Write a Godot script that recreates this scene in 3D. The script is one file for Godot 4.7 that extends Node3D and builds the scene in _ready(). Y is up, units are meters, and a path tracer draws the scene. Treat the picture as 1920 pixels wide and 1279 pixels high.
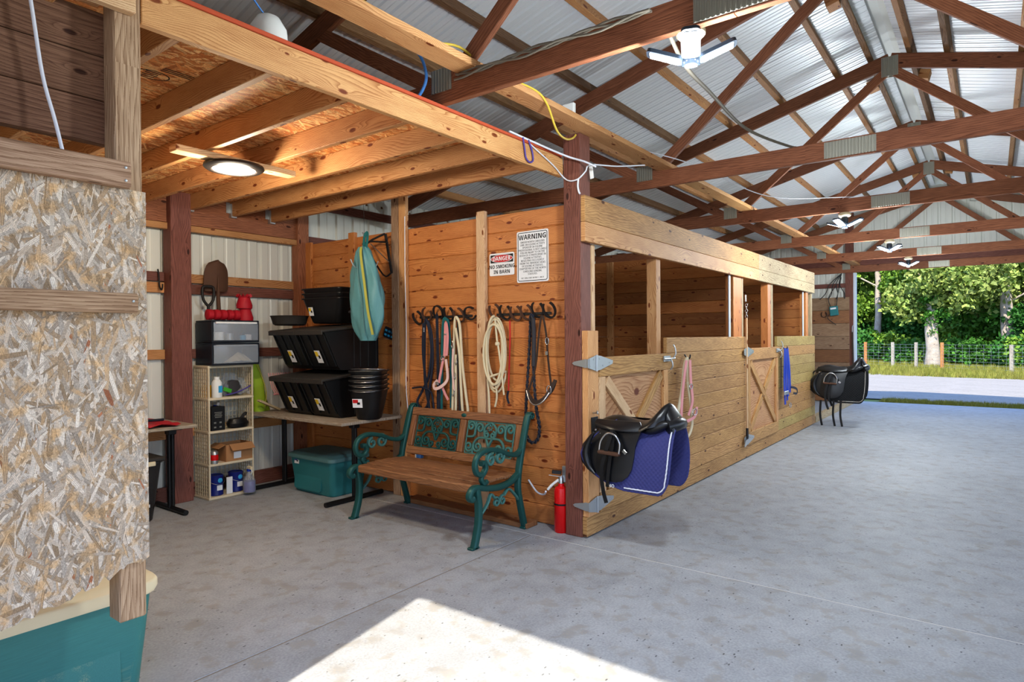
extends Node3D

# ---------- mesh builder ----------
class Mb:
	var v := PackedVector3Array()
	var n := PackedVector3Array()
	var uv := PackedVector2Array()
	var col := PackedColorArray()
	var ix := PackedInt32Array()
	var tint := Color.WHITE
	var uo := Vector2.ZERO

	func vert(p: Vector3, nn: Vector3, t: Vector2) -> int:
		v.append(p)
		n.append(nn)
		uv.append(t + uo)
		col.append(tint)
		return v.size() - 1

	func face(a: int, b: int, c: int) -> void:
		var g := (v[b] - v[a]).cross(v[c] - v[a])
		if g.dot(n[a] + n[b] + n[c]) > 0.0:
			ix.append_array([a, c, b])
		else:
			ix.append_array([a, b, c])

	func quad(a: Vector3, b: Vector3, c: Vector3, d: Vector3, nn: Vector3, t: Array) -> void:
		var i := vert(a, nn, t[0])
		vert(b, nn, t[1])
		vert(c, nn, t[2])
		vert(d, nn, t[3])
		face(i, i + 1, i + 2)
		face(i, i + 2, i + 3)

	func box(cen: Vector3, size: Vector3, bev := 0.003, bas := Basis.IDENTITY) -> Mb:
		var h := size * 0.5
		var b := minf(bev, minf(h.x, minf(h.y, h.z)) * 0.6)
		var la := size.max_axis_index()
		var pt := func(sx: float, sy: float, sz: float, k: int) -> Vector3:
			var q := Vector3(sx * (h.x - b), sy * (h.y - b), sz * (h.z - b))
			q[k] = [sx, sy, sz][k] * h[k]
			return q
		var tx := func(q: Vector3, k: int) -> Vector2:
			var o1 := (la + 1) % 3
			var o2 := (la + 2) % 3
			if k == la:
				return Vector2(q[o1] * 0.25, q[o2])
			var o := o1 if k == o2 else o2
			return Vector2(q[la], q[o] + 0.37 * k)
		for k in 3:
			var k1 := (k + 1) % 3
			var k2 := (k + 2) % 3
			for s: float in [-1.0, 1.0]:
				var q := []
				var t := []
				for e: Array in [[-1.0, -1.0], [1.0, -1.0], [1.0, 1.0], [-1.0, 1.0]]:
					var sg := [0.0, 0.0, 0.0]
					sg[k] = s
					sg[k1] = e[0]
					sg[k2] = e[1]
					var p: Vector3 = pt.call(sg[0], sg[1], sg[2], k)
					q.append(cen + bas * p)
					t.append(tx.call(p, k))
				var nn := Vector3.ZERO
				nn[k] = s
				quad(q[0], q[1], q[2], q[3], bas * nn, t)
		if b <= 0.0:
			return self
		for k in 3:  # edges along axis k
			var k1 := (k + 1) % 3
			var k2 := (k + 2) % 3
			for s1: float in [-1.0, 1.0]:
				for s2: float in [-1.0, 1.0]:
					var q := []
					var t := []
					for e: Array in [[-1.0, k1], [1.0, k1], [1.0, k2], [-1.0, k2]]:
						var sg := [0.0, 0.0, 0.0]
						sg[k] = e[0]
						sg[k1] = s1
						sg[k2] = s2
						var p: Vector3 = pt.call(sg[0], sg[1], sg[2], e[1])
						q.append(cen + bas * p)
						t.append(tx.call(p, k1 if k1 != la else k2))
					var nn := Vector3.ZERO
					nn[k1] = s1
					nn[k2] = s2
					quad(q[0], q[1], q[2], q[3], bas * nn.normalized(), t)
		for sx: float in [-1.0, 1.0]:
			for sy: float in [-1.0, 1.0]:
				for sz: float in [-1.0, 1.0]:
					var nn := bas * Vector3(sx, sy, sz).normalized()
					var i := v.size()
					for k in 3:
						var p: Vector3 = pt.call(sx, sy, sz, k)
						vert(cen + bas * p, nn, tx.call(p, k))
					face(i, i + 1, i + 2)
		return self

	# a bar of rectangular section from a to b; up gives the direction of its height
	func bar(a: Vector3, b: Vector3, w: float, hgt: float, up := Vector3.UP, bev := 0.003) -> Mb:
		var t := (b - a).normalized()
		var s := t.cross(up)
		if s.length() < 0.01:
			s = t.cross(Vector3(0, 0, 1))
		s = s.normalized()
		return box((a + b) * 0.5, Vector3((b - a).length(), hgt, w), bev, Basis(t, s.cross(t), s))

	func sweep(pts: PackedVector3Array, prof: PackedVector2Array, up := Vector3.ZERO, closed := false, smooth := true, sc := PackedFloat32Array()) -> Mb:
		var m := pts.size()
		var k := prof.size()
		var side := Vector3.ZERO
		var run := 0.0
		var area := 0.0
		for j in k:
			area += prof[j].cross(prof[(j + 1) % k])
		var sg := 1.0 if area > 0.0 else -1.0
		var rows := []
		var fr := []
		for i in m:
			var t := Vector3.ZERO
			if closed:
				t = pts[(i + 1) % m] - pts[(i - 1 + m) % m]
			else:
				t = pts[mini(i + 1, m - 1)] - pts[maxi(i - 1, 0)]
			t = t.normalized()
			var ref := up if up != Vector3.ZERO else (t.cross(Vector3.UP if absf(t.y) < 0.9 else Vector3.RIGHT) if i == 0 else side)
			var s: Vector3
			if up != Vector3.ZERO:
				s = up.cross(t)
				if s.length() < 0.02:
					s = side if side != Vector3.ZERO else t.cross(Vector3(0.3, 0.5, 0.81))
			else:
				s = ref - t * ref.dot(t)
			s = s.normalized()
			side = s
			fr.append([s, t.cross(s), t])
			if i > 0:
				run += pts[i].distance_to(pts[i - 1])
			rows.append(run)
		if closed and up == Vector3.ZERO:
			pass
		var loops := m + 1 if closed else m
		var base := v.size()
		var per := k + 1 if smooth else 2 * k
		for ii in loops:
			var i := ii % m
			var f: Array = fr[i]
			var q := sc[i] if sc.size() > 0 else 1.0
			var u: float = rows[i] if ii < m else run + 0.01
			var peri := 0.0
			for j in (k + 1 if smooth else k):
				var a := prof[j % k]
				var b := prof[(j + 1) % k]
				var z := prof[(j - 1 + k) % k]
				if smooth:
					var d := (b - z).normalized() * sg
					var nn: Vector3 = f[0] * d.y - f[1] * d.x
					vert(pts[i] + (f[0] * a.x + f[1] * a.y) * q, nn.normalized(), Vector2(u, peri))
				else:
					var d := (b - a).normalized() * sg
					var nn: Vector3 = (f[0] * d.y - f[1] * d.x).normalized()
					vert(pts[i] + (f[0] * a.x + f[1] * a.y) * q, nn, Vector2(u, peri))
					vert(pts[i] + (f[0] * b.x + f[1] * b.y) * q, nn, Vector2(u, peri + a.distance_to(b)))
				peri += a.distance_to(b)
		for i in loops - 1:
			for j in k:
				var a := base + i * per + (j if smooth else 2 * j)
				var b := a + 1
				face(a, b, a + per)
				face(b, b + per, a + per)
		if not closed:
			for e in 2:
				var i := 0 if e == 0 else m - 1
				var f: Array = fr[i]
				var nn: Vector3 = f[2] * (-1.0 if e == 0 else 1.0)
				var q := sc[i] if sc.size() > 0 else 1.0
				var cc := Vector2.ZERO
				for p in prof:
					cc += p / k
				var c0 := vert(pts[i] + (f[0] * cc.x + f[1] * cc.y) * q, nn, cc)
				for j in k:
					vert(pts[i] + (f[0] * prof[j].x + f[1] * prof[j].y) * q, nn, prof[j])
				for j in k:
					face(c0, c0 + 1 + j, c0 + 1 + (j + 1) % k)
		return self

	func tube(pts: PackedVector3Array, r: float, seg := 8, closed := false, sc := PackedFloat32Array()) -> Mb:
		var pr := PackedVector2Array()
		for j in seg:
			pr.append(Vector2.from_angle(TAU * j / seg) * r)
		return sweep(pts, pr, Vector3.ZERO, closed, true, sc)

	func rod(a: Vector3, b: Vector3, r: float, seg := 8) -> Mb:
		return tube(PackedVector3Array([a, b]), r, seg)

	# strap of width w lying flat against the plane with normal up
	func strap(pts: PackedVector3Array, w: float, th: float, up: Vector3, closed := false) -> Mb:
		return sweep(pts, PackedVector2Array([Vector2(-w / 2, -th / 2), Vector2(w / 2, -th / 2), Vector2(w / 2, th / 2), Vector2(-w / 2, th / 2)]), up, closed, false)

	func lathe(prof: PackedVector2Array, cen := Vector3.ZERO, seg := 24, bas := Basis.IDENTITY, sx := 1.0, sz := 1.0) -> Mb:
		var k := prof.size()
		for j in k - 1:
			var d := (prof[j + 1] - prof[j]).normalized()
			var na := Vector2(d.y, -d.x)
			var n0 := na
			var n1 := na
			if j > 0:
				var dp := (prof[j] - prof[j - 1]).normalized()
				if dp.dot(d) > 0.75:
					n0 = (Vector2(dp.y, -dp.x) + na).normalized()
			if j < k - 2:
				var dn := (prof[j + 2] - prof[j + 1]).normalized()
				if dn.dot(d) > 0.75:
					n1 = (Vector2(dn.y, -dn.x) + na).normalized()
			var base := v.size()
			for i in seg + 1:
				var a := TAU * i / seg
				var c := Vector3(cos(a) * sx, 0, sin(a) * sz)
				vert(cen + bas * (c * prof[j].x + Vector3(0, prof[j].y, 0)), (bas * (Vector3(cos(a) / sx, 0, sin(a) / sz).normalized() * n0.x + Vector3(0, n0.y, 0))).normalized(), Vector2(float(i) / seg, prof[j].y))
				vert(cen + bas * (c * prof[j + 1].x + Vector3(0, prof[j + 1].y, 0)), (bas * (Vector3(cos(a) / sx, 0, sin(a) / sz).normalized() * n1.x + Vector3(0, n1.y, 0))).normalized(), Vector2(float(i) / seg, prof[j + 1].y))
			for i in seg:
				var a := base + 2 * i
				face(a, a + 1, a + 2)
				face(a + 1, a + 3, a + 2)
		return self

	# polygon in the local xy plane of xf, pushed along local z by depth
	func prism(poly: PackedVector2Array, depth: float, xf := Transform3D.IDENTITY) -> Mb:
		var tr := Geometry2D.triangulate_polygon(poly)
		for e in 2:
			var nn := xf.basis * Vector3(0, 0, -1.0 if e == 0 else 1.0)
			var base := v.size()
			for p in poly:
				vert(xf * Vector3(p.x, p.y, depth * e), nn.normalized(), p)
			for j in range(0, tr.size(), 3):
				face(base + tr[j], base + tr[j + 1], base + tr[j + 2])
		var sg := 1.0 if not Geometry2D.is_polygon_clockwise(poly) else -1.0
		for j in poly.size():
			var a := poly[j]
			var b := poly[(j + 1) % poly.size()]
			var d := (b - a).normalized() * sg
			var nn := (xf.basis * Vector3(d.y, -d.x, 0)).normalized()
			quad(xf * Vector3(a.x, a.y, 0), xf * Vector3(b.x, b.y, 0), xf * Vector3(b.x, b.y, depth), xf * Vector3(a.x, a.y, depth), nn, [Vector2(0, 0), Vector2(a.distance_to(b), 0), Vector2(a.distance_to(b), depth), Vector2(0, depth)])
		return self

	# smooth surface through rows of points; flip turns its normals; wrap joins the last column to the first
	func grid(rows: Array, flip := false, wrap := false) -> Mb:
		var m := rows.size()
		var k: int = rows[0].size()
		var base := v.size()
		var cc := k + 1 if wrap else k
		for i in m:
			for jj in cc:
				var j := jj % k
				var p: Vector3 = rows[i][j]
				var du: Vector3 = rows[mini(i + 1, m - 1)][j] - rows[maxi(i - 1, 0)][j]
				var dv: Vector3 = (rows[i][(j + 1) % k] - rows[i][(j - 1 + k) % k]) if wrap else (rows[i][mini(j + 1, k - 1)] - rows[i][maxi(j - 1, 0)])
				var nn := du.cross(dv)
				if nn.length() < 1e-9:
					nn = Vector3.UP
				nn = nn.normalized() * (-1.0 if flip else 1.0)
				vert(p, nn, Vector2(float(jj) / (cc - 1), float(i) / (m - 1)))
		for i in m - 1:
			for j in cc - 1:
				var a := base + i * cc + j
				face(a, a + 1, a + cc)
				face(a + 1, a + cc + 1, a + cc)
		return self

	# a sheet with thickness th behind the rows
	func shell(rows: Array, off: Vector3) -> Mb:
		var back := []
		for r: PackedVector3Array in rows:
			var q := PackedVector3Array()
			for p in r:
				q.append(p + off)
			back.append(q)
		var du: Vector3 = rows[1][0] - rows[0][0]
		var m := rows.size()
		var mid: int = rows[0].size() / 2
		var test: Vector3 = (rows[m / 2 + 1][mid] - rows[m / 2 - 1][mid]).cross(rows[m / 2][mid + 1] - rows[m / 2][mid - 1])
		var fl := test.dot(off) > 0.0
		grid(rows, fl)
		grid(back, not fl)
		var ring := PackedVector3Array()
		var k: int = rows[0].size()
		for j in k:
			ring.append(rows[0][j])
		for i in range(1, m):
			ring.append(rows[i][k - 1])
		for j in range(k - 2, -1, -1):
			ring.append(rows[m - 1][j])
		for i in range(m - 2, 0, -1):
			ring.append(rows[i][0])
		var cen := Vector3.ZERO
		for p in ring:
			cen += p / ring.size()
		for i in ring.size():
			var a := ring[i]
			var b := ring[(i + 1) % ring.size()]
			if a.distance_to(b) < 1e-5:
				continue
			var nn := (b - a).cross(off).normalized()
			if nn.dot((a + b) * 0.5 - cen) < 0:
				nn = -nn
			quad(a, b, b + off, a + off, nn, [Vector2.ZERO, Vector2.RIGHT * 0.01, Vector2.ONE * 0.01, Vector2.DOWN * 0.01])
		return self

	func mesh() -> ArrayMesh:
		var a := []
		a.resize(Mesh.ARRAY_MAX)
		a[Mesh.ARRAY_VERTEX] = v
		a[Mesh.ARRAY_NORMAL] = n
		a[Mesh.ARRAY_TEX_UV] = uv
		a[Mesh.ARRAY_COLOR] = col
		a[Mesh.ARRAY_INDEX] = ix
		var m := ArrayMesh.new()
		m.add_surface_from_arrays(Mesh.PRIMITIVE_TRIANGLES, a)
		return m

var M := {}
var rng := RandomNumberGenerator.new()
var taken := {}

func rf(a: float, b: float) -> float:
	return rng.randf_range(a, b)

func numbered(parent: Node, called: String) -> String:
	var key := str(parent.get_instance_id()) + called
	var k: int = taken.get(key, -1) + 1
	taken[key] = k
	return called if k == 0 else "%s_%03d" % [called, k]

func part(called: String, b: Mb, mat: Material, parent: Node = self) -> MeshInstance3D:
	var o := MeshInstance3D.new()
	o.mesh = b.mesh()
	o.material_override = mat
	o.name = numbered(parent, called)
	parent.add_child(o, true)
	return o

func thing(called: String, label: String, category: String, at := Vector3.ZERO, turn := 0.0, group := "") -> Node3D:
	var o := Node3D.new()
	o.name = numbered(self, called)
	add_child(o, true)
	o.position = at
	o.rotation.y = turn
	tag(o, label, category, group)
	return o

func tag(o: Node, label: String, category: String, group := "") -> Node:
	o.set_meta("label", label)
	o.set_meta("category", category)
	if group != "":
		o.set_meta("group", group)
	return o

func single(called: String, b: Mb, mat: Material, label: String, category: String, group := "") -> MeshInstance3D:
	var o := part(called, b, mat)
	tag(o, label, category, group)
	return o

func struct(called: String) -> Node3D:
	var o := Node3D.new()
	o.name = called
	add_child(o, true)
	o.set_meta("kind", "structure")
	return o

func copy(o: Node3D, called: String, label: String, at: Vector3, turn := 0.0) -> Node3D:
	var r: Node3D = o.duplicate()
	r.name = numbered(self, called)
	add_child(r, true)
	r.position = at
	r.rotation.y = turn
	r.set_meta("label", label)
	return r

# one board: its own piece of grain and its own tone
func bd(cen: Vector3, size: Vector3, lo := 0.8, hi := 1.0, bev := 0.003, bas := Basis.IDENTITY) -> Mb:
	var b := Mb.new()
	b.uo = Vector2(rf(0, 8), rf(0, 8))
	var t := rf(lo, hi)
	b.tint = Color(t, t * rf(0.96, 1.0), t * rf(0.92, 1.0))
	return b.box(cen, size, bev, bas)

func span(a: Vector3, b: Vector3, lo := 0.8, hi := 1.0, bev := 0.003) -> Mb:
	return bd((a + b) * 0.5, (b - a).abs(), lo, hi, bev)

func wbar(a: Vector3, b: Vector3, w: float, h: float, up := Vector3.UP, lo := 0.8, hi := 1.0) -> Mb:
	var m := Mb.new()
	m.uo = Vector2(rf(0, 8), rf(0, 8))
	var t := rf(lo, hi)
	m.tint = Color(t, t * rf(0.96, 1.0), t * rf(0.92, 1.0))
	return m.bar(a, b, w, h, up)

func pv(a: Array) -> PackedVector3Array:
	var r := PackedVector3Array()
	for q: Array in a:
		r.append(Vector3(q[0], q[1], q[2]))
	return r

func p2(a: Array) -> PackedVector2Array:
	var r := PackedVector2Array()
	for i in range(0, a.size(), 2):
		r.append(Vector2(a[i], a[i + 1]))
	return r

# smooth curve through points
func curve(a: PackedVector3Array, per := 6, closed := false) -> PackedVector3Array:
	var r := PackedVector3Array()
	var m := a.size()
	for i in (m if closed else m - 1):
		var p0 := a[(i - 1 + m) % m] if closed else a[maxi(i - 1, 0)]
		var p1 := a[i]
		var q2 := a[(i + 1) % m]
		var p3 := a[(i + 2) % m] if closed else a[mini(i + 2, m - 1)]
		for k in per:
			r.append(p1.cubic_interpolate(q2, p0, p3, float(k) / per))
	if not closed:
		r.append(a[m - 1])
	return r

func rrect(w: float, h: float, r: float, seg := 4) -> PackedVector2Array:
	var o := PackedVector2Array()
	for c in 4:
		var cx := (w / 2 - r) * (1.0 if c == 0 or c == 3 else -1.0)
		var cy := (h / 2 - r) * (1.0 if c < 2 else -1.0)
		for k in seg + 1:
			var a := PI / 2 * c + PI / 2 * k / seg
			o.append(Vector2(cx + cos(a) * r, cy + sin(a) * r))
	return o

# a tub: rounded-rectangle walls flaring from (w0,d0) at the bottom to (w1,d1) at height h, with wall thickness
func tub(b: Mb, w0: float, d0: float, w1: float, d1: float, h: float, r: float, th := 0.004, cen := Vector3.ZERO) -> Mb:
	var rows := []
	var lv := [[w0 - 0.02, d0 - 0.02, 0.0], [w0, d0, 0.012], [lerpf(w0, w1, 0.5), lerpf(d0, d1, 0.5), h * 0.5], [w1, d1, h], [w1 + 0.015, d1 + 0.015, h], [w1 + 0.015, d1 + 0.015, h - 0.012]]
	for l: Array in lv:
		var row := PackedVector3Array()
		for p in rrect(l[0], l[1], r):
			row.append(cen + Vector3(p.x, l[2], p.y))
		rows.append(row)
	b.grid(rows, true, true)
	var ins := []
	for l: Array in [[w1 - th, d1 - th, h], [w0 - th, d0 - th, 0.012], [0.02, 0.02, 0.012]]:
		var row := PackedVector3Array()
		for p in rrect(l[0], l[1], minf(r, minf(l[0], l[1]) * 0.45)):
			row.append(cen + Vector3(p.x, l[2], p.y))
		ins.append(row)
	b.grid(ins, true, true)
	return b

const RIDGE_X := 1.445
const TRUSS_Z := [3.70, 1.26, -1.33, -3.63, -6.16, -8.60, -11.02]

func roof_y(x: float) -> float:  # top edge of the upper chords
	return 4.287 - 0.266 * absf(x - RIDGE_X)

func _ready() -> void:
	rng.seed = 20240611
	# camera
	var cam := Camera3D.new()
	cam.name = "camera"
	add_child(cam)
	cam.fov = 56.563
	cam.near = 0.05
	cam.far = 300.0
	cam.transform = Transform3D(Basis(Vector3(0.796901, -0.00729, -0.604065), Vector3(0.002287, 0.999956, -0.009051), Vector3(0.604105, 0.005831, 0.796883)).orthonormalized(), Vector3(2.2728, 1.42, 3.8559))
	cam.current = true
	# sky and exposure
	var we := WorldEnvironment.new()
	we.name = "environment"
	var env := Environment.new()
	var sky := Sky.new()
	var sm := ProceduralSkyMaterial.new()
	sm.sky_top_color = Color(0.42, 0.58, 0.85)
	sm.sky_horizon_color = Color(0.86, 0.90, 0.95)
	sm.sky_curve = 0.2
	sm.ground_bottom_color = Color(0.45, 0.43, 0.38)
	sm.ground_horizon_color = Color(0.75, 0.76, 0.74)
	sm.sky_energy_multiplier = 1.5
	sm.ground_energy_multiplier = 1.0
	sky.sky_material = sm
	env.background_mode = Environment.BG_SKY
	env.sky = sky
	env.ambient_light_source = Environment.AMBIENT_SOURCE_DISABLED
	env.tonemap_mode = Environment.TONE_MAPPER_LINEAR
	env.tonemap_exposure = 1.55
	env.sdfgi_enabled = true
	env.ssao_enabled = true
	env.ssil_enabled = true
	we.environment = env
	add_child(we)
	# sun: behind the camera, through the barn's front doorway
	var sun := DirectionalLight3D.new()
	sun.name = "sun"
	var el := deg_to_rad(48.5)
	var dir := Vector3(-0.187 * cos(el), -sin(el), -0.982 * cos(el))
	sun.basis = Basis.looking_at(dir)
	sun.light_energy = 2.2
	sun.light_color = Color(1.0, 0.96, 0.89)
	sun.light_angular_distance = 0.6
	sun.shadow_enabled = true
	add_child(sun)

	make_materials()
	build_floor()
	build_roof()
	build_trusses()
	build_walls()
	build_loft()
	build_stalls()
	build_partition()
	build_lamps()
	build_bench()
	build_signs()
	build_tack()
	build_saddles()
	build_storage()
	build_small()
	build_outdoors()

# ---------- textures ----------
func noise_bytes(seed_: int, w: int, h: int, ow: int, oh: int, freq: float, oct := 3) -> PackedByteArray:
	var f := FastNoiseLite.new()
	f.seed = seed_
	f.noise_type = FastNoiseLite.TYPE_SIMPLEX_SMOOTH
	f.frequency = freq
	f.fractal_octaves = oct
	var im := f.get_seamless_image(w, h)
	im.convert(Image.FORMAT_L8)
	if w != ow or h != oh:
		im.resize(ow, oh, Image.INTERPOLATE_CUBIC)
	return im.get_data()

func tex(w: int, h: int, d: PackedByteArray) -> ImageTexture:
	var im := Image.create_from_data(w, h, false, Image.FORMAT_RGB8, d)
	im.generate_mipmaps()
	return ImageTexture.create_from_image(im)

# sawn timber: grain lines along u (2 m), knots; the texture multiplies a base colour
func wood_texture(seed_: int, rings: float, warp_amp: float, knots: int, line: float, fibre: float, dark: Color) -> ImageTexture:
	var w := 1024
	var h := 512
	var g := RandomNumberGenerator.new()
	g.seed = seed_
	var warp := noise_bytes(seed_, 24, 24, w, h, 0.07, 2)
	var fib := noise_bytes(seed_ + 1, 48, 512, w, h, 0.35, 2)
	var blot := noise_bytes(seed_ + 2, 64, 64, w, h, 0.05, 3)
	var disp := PackedFloat32Array()
	disp.resize(w * h)
	var core := PackedFloat32Array()
	core.resize(w * h)
	for k in knots:
		var cx := g.randi_range(0, w - 1)
		var cy := g.randi_range(0, h - 1)
		var r := g.randf_range(5.0, 13.0)
		var R := int(r * 5)
		for yy in range(-R, R + 1):
			for xx in range(-2 * R, 2 * R + 1):
				var dx := xx / 2.0
				var d2 := (dx * dx + yy * yy) / (r * r)
				if d2 > 20.0:
					continue
				var i := posmod(cy + yy, h) * w + posmod(cx + xx, w)
				disp[i] += 3.2 * exp(-d2 * 0.22)
				var dk := float(xx * xx) / (r * r * 1.5) + float(yy * yy) / (r * r)
				if dk < 1.4:
					core[i] = maxf(core[i], clampf(1.5 - dk * 1.1, 0.0, 1.0))
	var d := PackedByteArray()
	d.resize(w * h * 3)
	for y in h:
		var base := float(y) / h * rings
		for x in w:
			var i := y * w + x
			var q := base + warp[i] / 255.0 * warp_amp + disp[i]
			q -= floorf(q)
			var t := q * q * q * line + (fib[i] / 255.0 - 0.35) * fibre + (blot[i] / 255.0 - 0.5) * 0.25
			t = clampf(t + core[i] * 1.1, 0.0, 1.25)
			var o := i * 3
			d[o] = int(clampf(255.0 * (1.0 - t * (1.0 - dark.r)), 0, 255))
			d[o + 1] = int(clampf(255.0 * (1.0 - t * (1.0 - dark.g)), 0, 255))
			d[o + 2] = int(clampf(255.0 * (1.0 - t * (1.0 - dark.b)), 0, 255))
	return tex(w, h, d)

# strand board: overlapping flakes; returns [fresh, weathered, relief]
func osb_textures() -> Array:
	var w := 1024
	var g := RandomNumberGenerator.new()
	g.seed = 77
	var tone := PackedByteArray()
	tone.resize(w * w)
	tone.fill(140)
	var hue := PackedByteArray()
	hue.resize(w * w)
	var hgt := PackedByteArray()
	hgt.resize(w * w)
	hgt.fill(60)
	for k in 3600:
		var cx := g.randf() * w
		var cy := g.randf() * w
		var a := g.randfn(PI / 2, 0.6)
		var ln := g.randf_range(26, 80)
		var wd := g.randf_range(2.5, 10)
		var tn := g.randf_range(125, 235)
		var hu := g.randi_range(0, 255)
		var ht := g.randi_range(60, 220)
		var ca := cos(a)
		var sa := sin(a)
		var ph := g.randf() * 6.0
		var fr := g.randf_range(0.9, 2.0)
		for u in range(int(-ln), int(ln)):
			var lim := wd * (1.0 - 0.5 * pow(absf(u) / ln, 3.0))
			var vv := -lim
			while vv < lim:
				var x := posmod(int(cx + u * ca - vv * sa), w)
				var y := posmod(int(cy + u * sa + vv * ca), w)
				var i := y * w + x
				var s := sin(vv * fr + ph + sin(u * 0.05 + ph) * 1.2) * 34.0
				var e := -16.0 if vv > lim - 1.6 else 0.0
				tone[i] = clampi(int(tn + s + e), 0, 255)
				hue[i] = hu
				hgt[i] = clampi(int(ht + s * 1.3 + e), 0, 255)
				vv += 0.8
	var fine := noise_bytes(5, 512, 512, w, w, 0.2, 2)
	var blotch := noise_bytes(6, 256, 256, w, w, 0.035, 4)
	var pal_f := [Color(0.80, 0.50, 0.25), Color(0.88, 0.63, 0.38), Color(0.72, 0.40, 0.18), Color(0.93, 0.73, 0.48)]
	var pal_w := [Color(0.76, 0.71, 0.65), Color(0.86, 0.83, 0.79), Color(0.72, 0.63, 0.52), Color(0.80, 0.76, 0.71)]
	var d1 := PackedByteArray()
	d1.resize(w * w * 3)
	var d2 := PackedByteArray()
	d2.resize(w * w * 3)
	var d3 := PackedByteArray()
	d3.resize(w * w * 3)
	for i in w * w:
		var hu := hue[i]
		var f: Color = pal_f[hu & 3]
		var c: Color = pal_w[hu & 3]
		if hu > 253:
			c = Color(0.74, 0.47, 0.33)
		var nz := fine[i] / 255.0 - 0.5
		var tan_mix := clampf((blotch[i] / 255.0 - 0.55) * 3.0, 0.0, 0.75)
		c = c.lerp(Color(0.80, 0.66, 0.48), tan_mix)
		var t := tone[i] / 255.0
		var q := (0.62 + 0.5 * t + nz * 0.25) * 255.0
		var q2 := (0.42 + 0.78 * t + nz * 0.22) * 255.0
		var o := i * 3
		d1[o] = clampi(int(f.r * q), 0, 255)
		d1[o + 1] = clampi(int(f.g * q), 0, 255)
		d1[o + 2] = clampi(int(f.b * q), 0, 255)
		d2[o] = clampi(int(c.r * q2), 0, 255)
		d2[o + 1] = clampi(int(c.g * q2), 0, 255)
		d2[o + 2] = clampi(int(c.b * q2), 0, 255)
		var hh := clampi(int(hgt[i] + nz * 20.0), 0, 255)
		d3[o] = hh
		d3[o + 1] = hh
		d3[o + 2] = hh
	return [tex(w, w, d1), tex(w, w, d2), tex(w, w, d3)]

# trowelled concrete, 5 m tile: cloudy greys, brown stains with grain, specks and pits
func concrete_texture() -> ImageTexture:
	var w := 1024
	var big := noise_bytes(11, 256, 256, w, w, 0.012, 4)
	var mid := noise_bytes(12, 512, 512, w, w, 0.05, 4)
	var fine := noise_bytes(13, 1024, 1024, w, w, 0.35, 2)
	var st := noise_bytes(14, 1024, 1024, w, w, 0.03, 6)
	var g := RandomNumberGenerator.new()
	g.seed = 4
	var d := PackedByteArray()
	d.resize(w * w * 3)
	for i in w * w:
		var b := 0.76 + (big[i] / 255.0 - 0.5) * 0.07 + (mid[i] / 255.0 - 0.5) * 0.08 + (fine[i] / 255.0 - 0.5) * 0.16
		var s := clampf((st[i] / 255.0 - 0.58) * 5.0, 0.0, 1.0) * clampf(fine[i] / 160.0, 0.2, 1.2) * 0.4
		var o := i * 3
		d[o] = clampi(int(255.0 * b * (1.0 - 0.16 * s)), 0, 255)
		d[o + 1] = clampi(int(255.0 * b * (0.995 - 0.23 * s)), 0, 255)
		d[o + 2] = clampi(int(255.0 * b * (0.985 - 0.34 * s)), 0, 255)
	for k in 2600:
		var x := g.randi_range(1, w - 3)
		var y := g.randi_range(1, w - 3)
		var dk := g.randf_range(0.45, 0.85) if k % 5 else g.randf_range(0.2, 0.4)
		for e in g.randi_range(1, 3):
			var o := (y * w + mini(x + e, w - 1)) * 3
			for c in 3:
				d[o + c] = int(d[o + c] * dk)
	return tex(w, w, d)

# scuffed teal plastic with dried tan dust
func dusty_texture() -> ImageTexture:
	var w := 512
	var a := noise_bytes(41, 256, 256, w, w, 0.03, 5)
	var b := noise_bytes(42, 512, 512, w, w, 0.3, 2)
	var d := PackedByteArray()
	d.resize(w * w * 3)
	for i in w * w:
		var s := clampf((a[i] / 255.0 - 0.58) * 4.0, 0.0, 1.0) * clampf((b[i] - 90) / 90.0, 0.0, 1.0) * 0.8
		var c := Color(0.22, 0.47, 0.45).lerp(Color(0.62, 0.60, 0.48), s)
		var q := 0.94 + b[i] / 255.0 * 0.1
		d[i * 3] = clampi(int(c.r * q * 255.0), 0, 255)
		d[i * 3 + 1] = clampi(int(c.g * q * 255.0), 0, 255)
		d[i * 3 + 2] = clampi(int(c.b * q * 255.0), 0, 255)
	return tex(w, w, d)

func mat(called: String, c: Color, rough := 0.6, metal := 0.0, t: Texture2D = null, uvs := Vector3.ONE, tinted := false) -> StandardMaterial3D:
	var m := StandardMaterial3D.new()
	m.resource_name = called
	m.albedo_color = c
	m.roughness = rough
	m.metallic = metal
	m.metallic_specular = 0.4
	if t:
		m.albedo_texture = t
		m.uv1_scale = uvs
	m.vertex_color_use_as_albedo = tinted
	M[called] = m
	return m

func relief(m: StandardMaterial3D, t: Texture2D, cm: float) -> void:
	m.heightmap_enabled = true
	m.heightmap_texture = t
	m.heightmap_scale = cm

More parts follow.
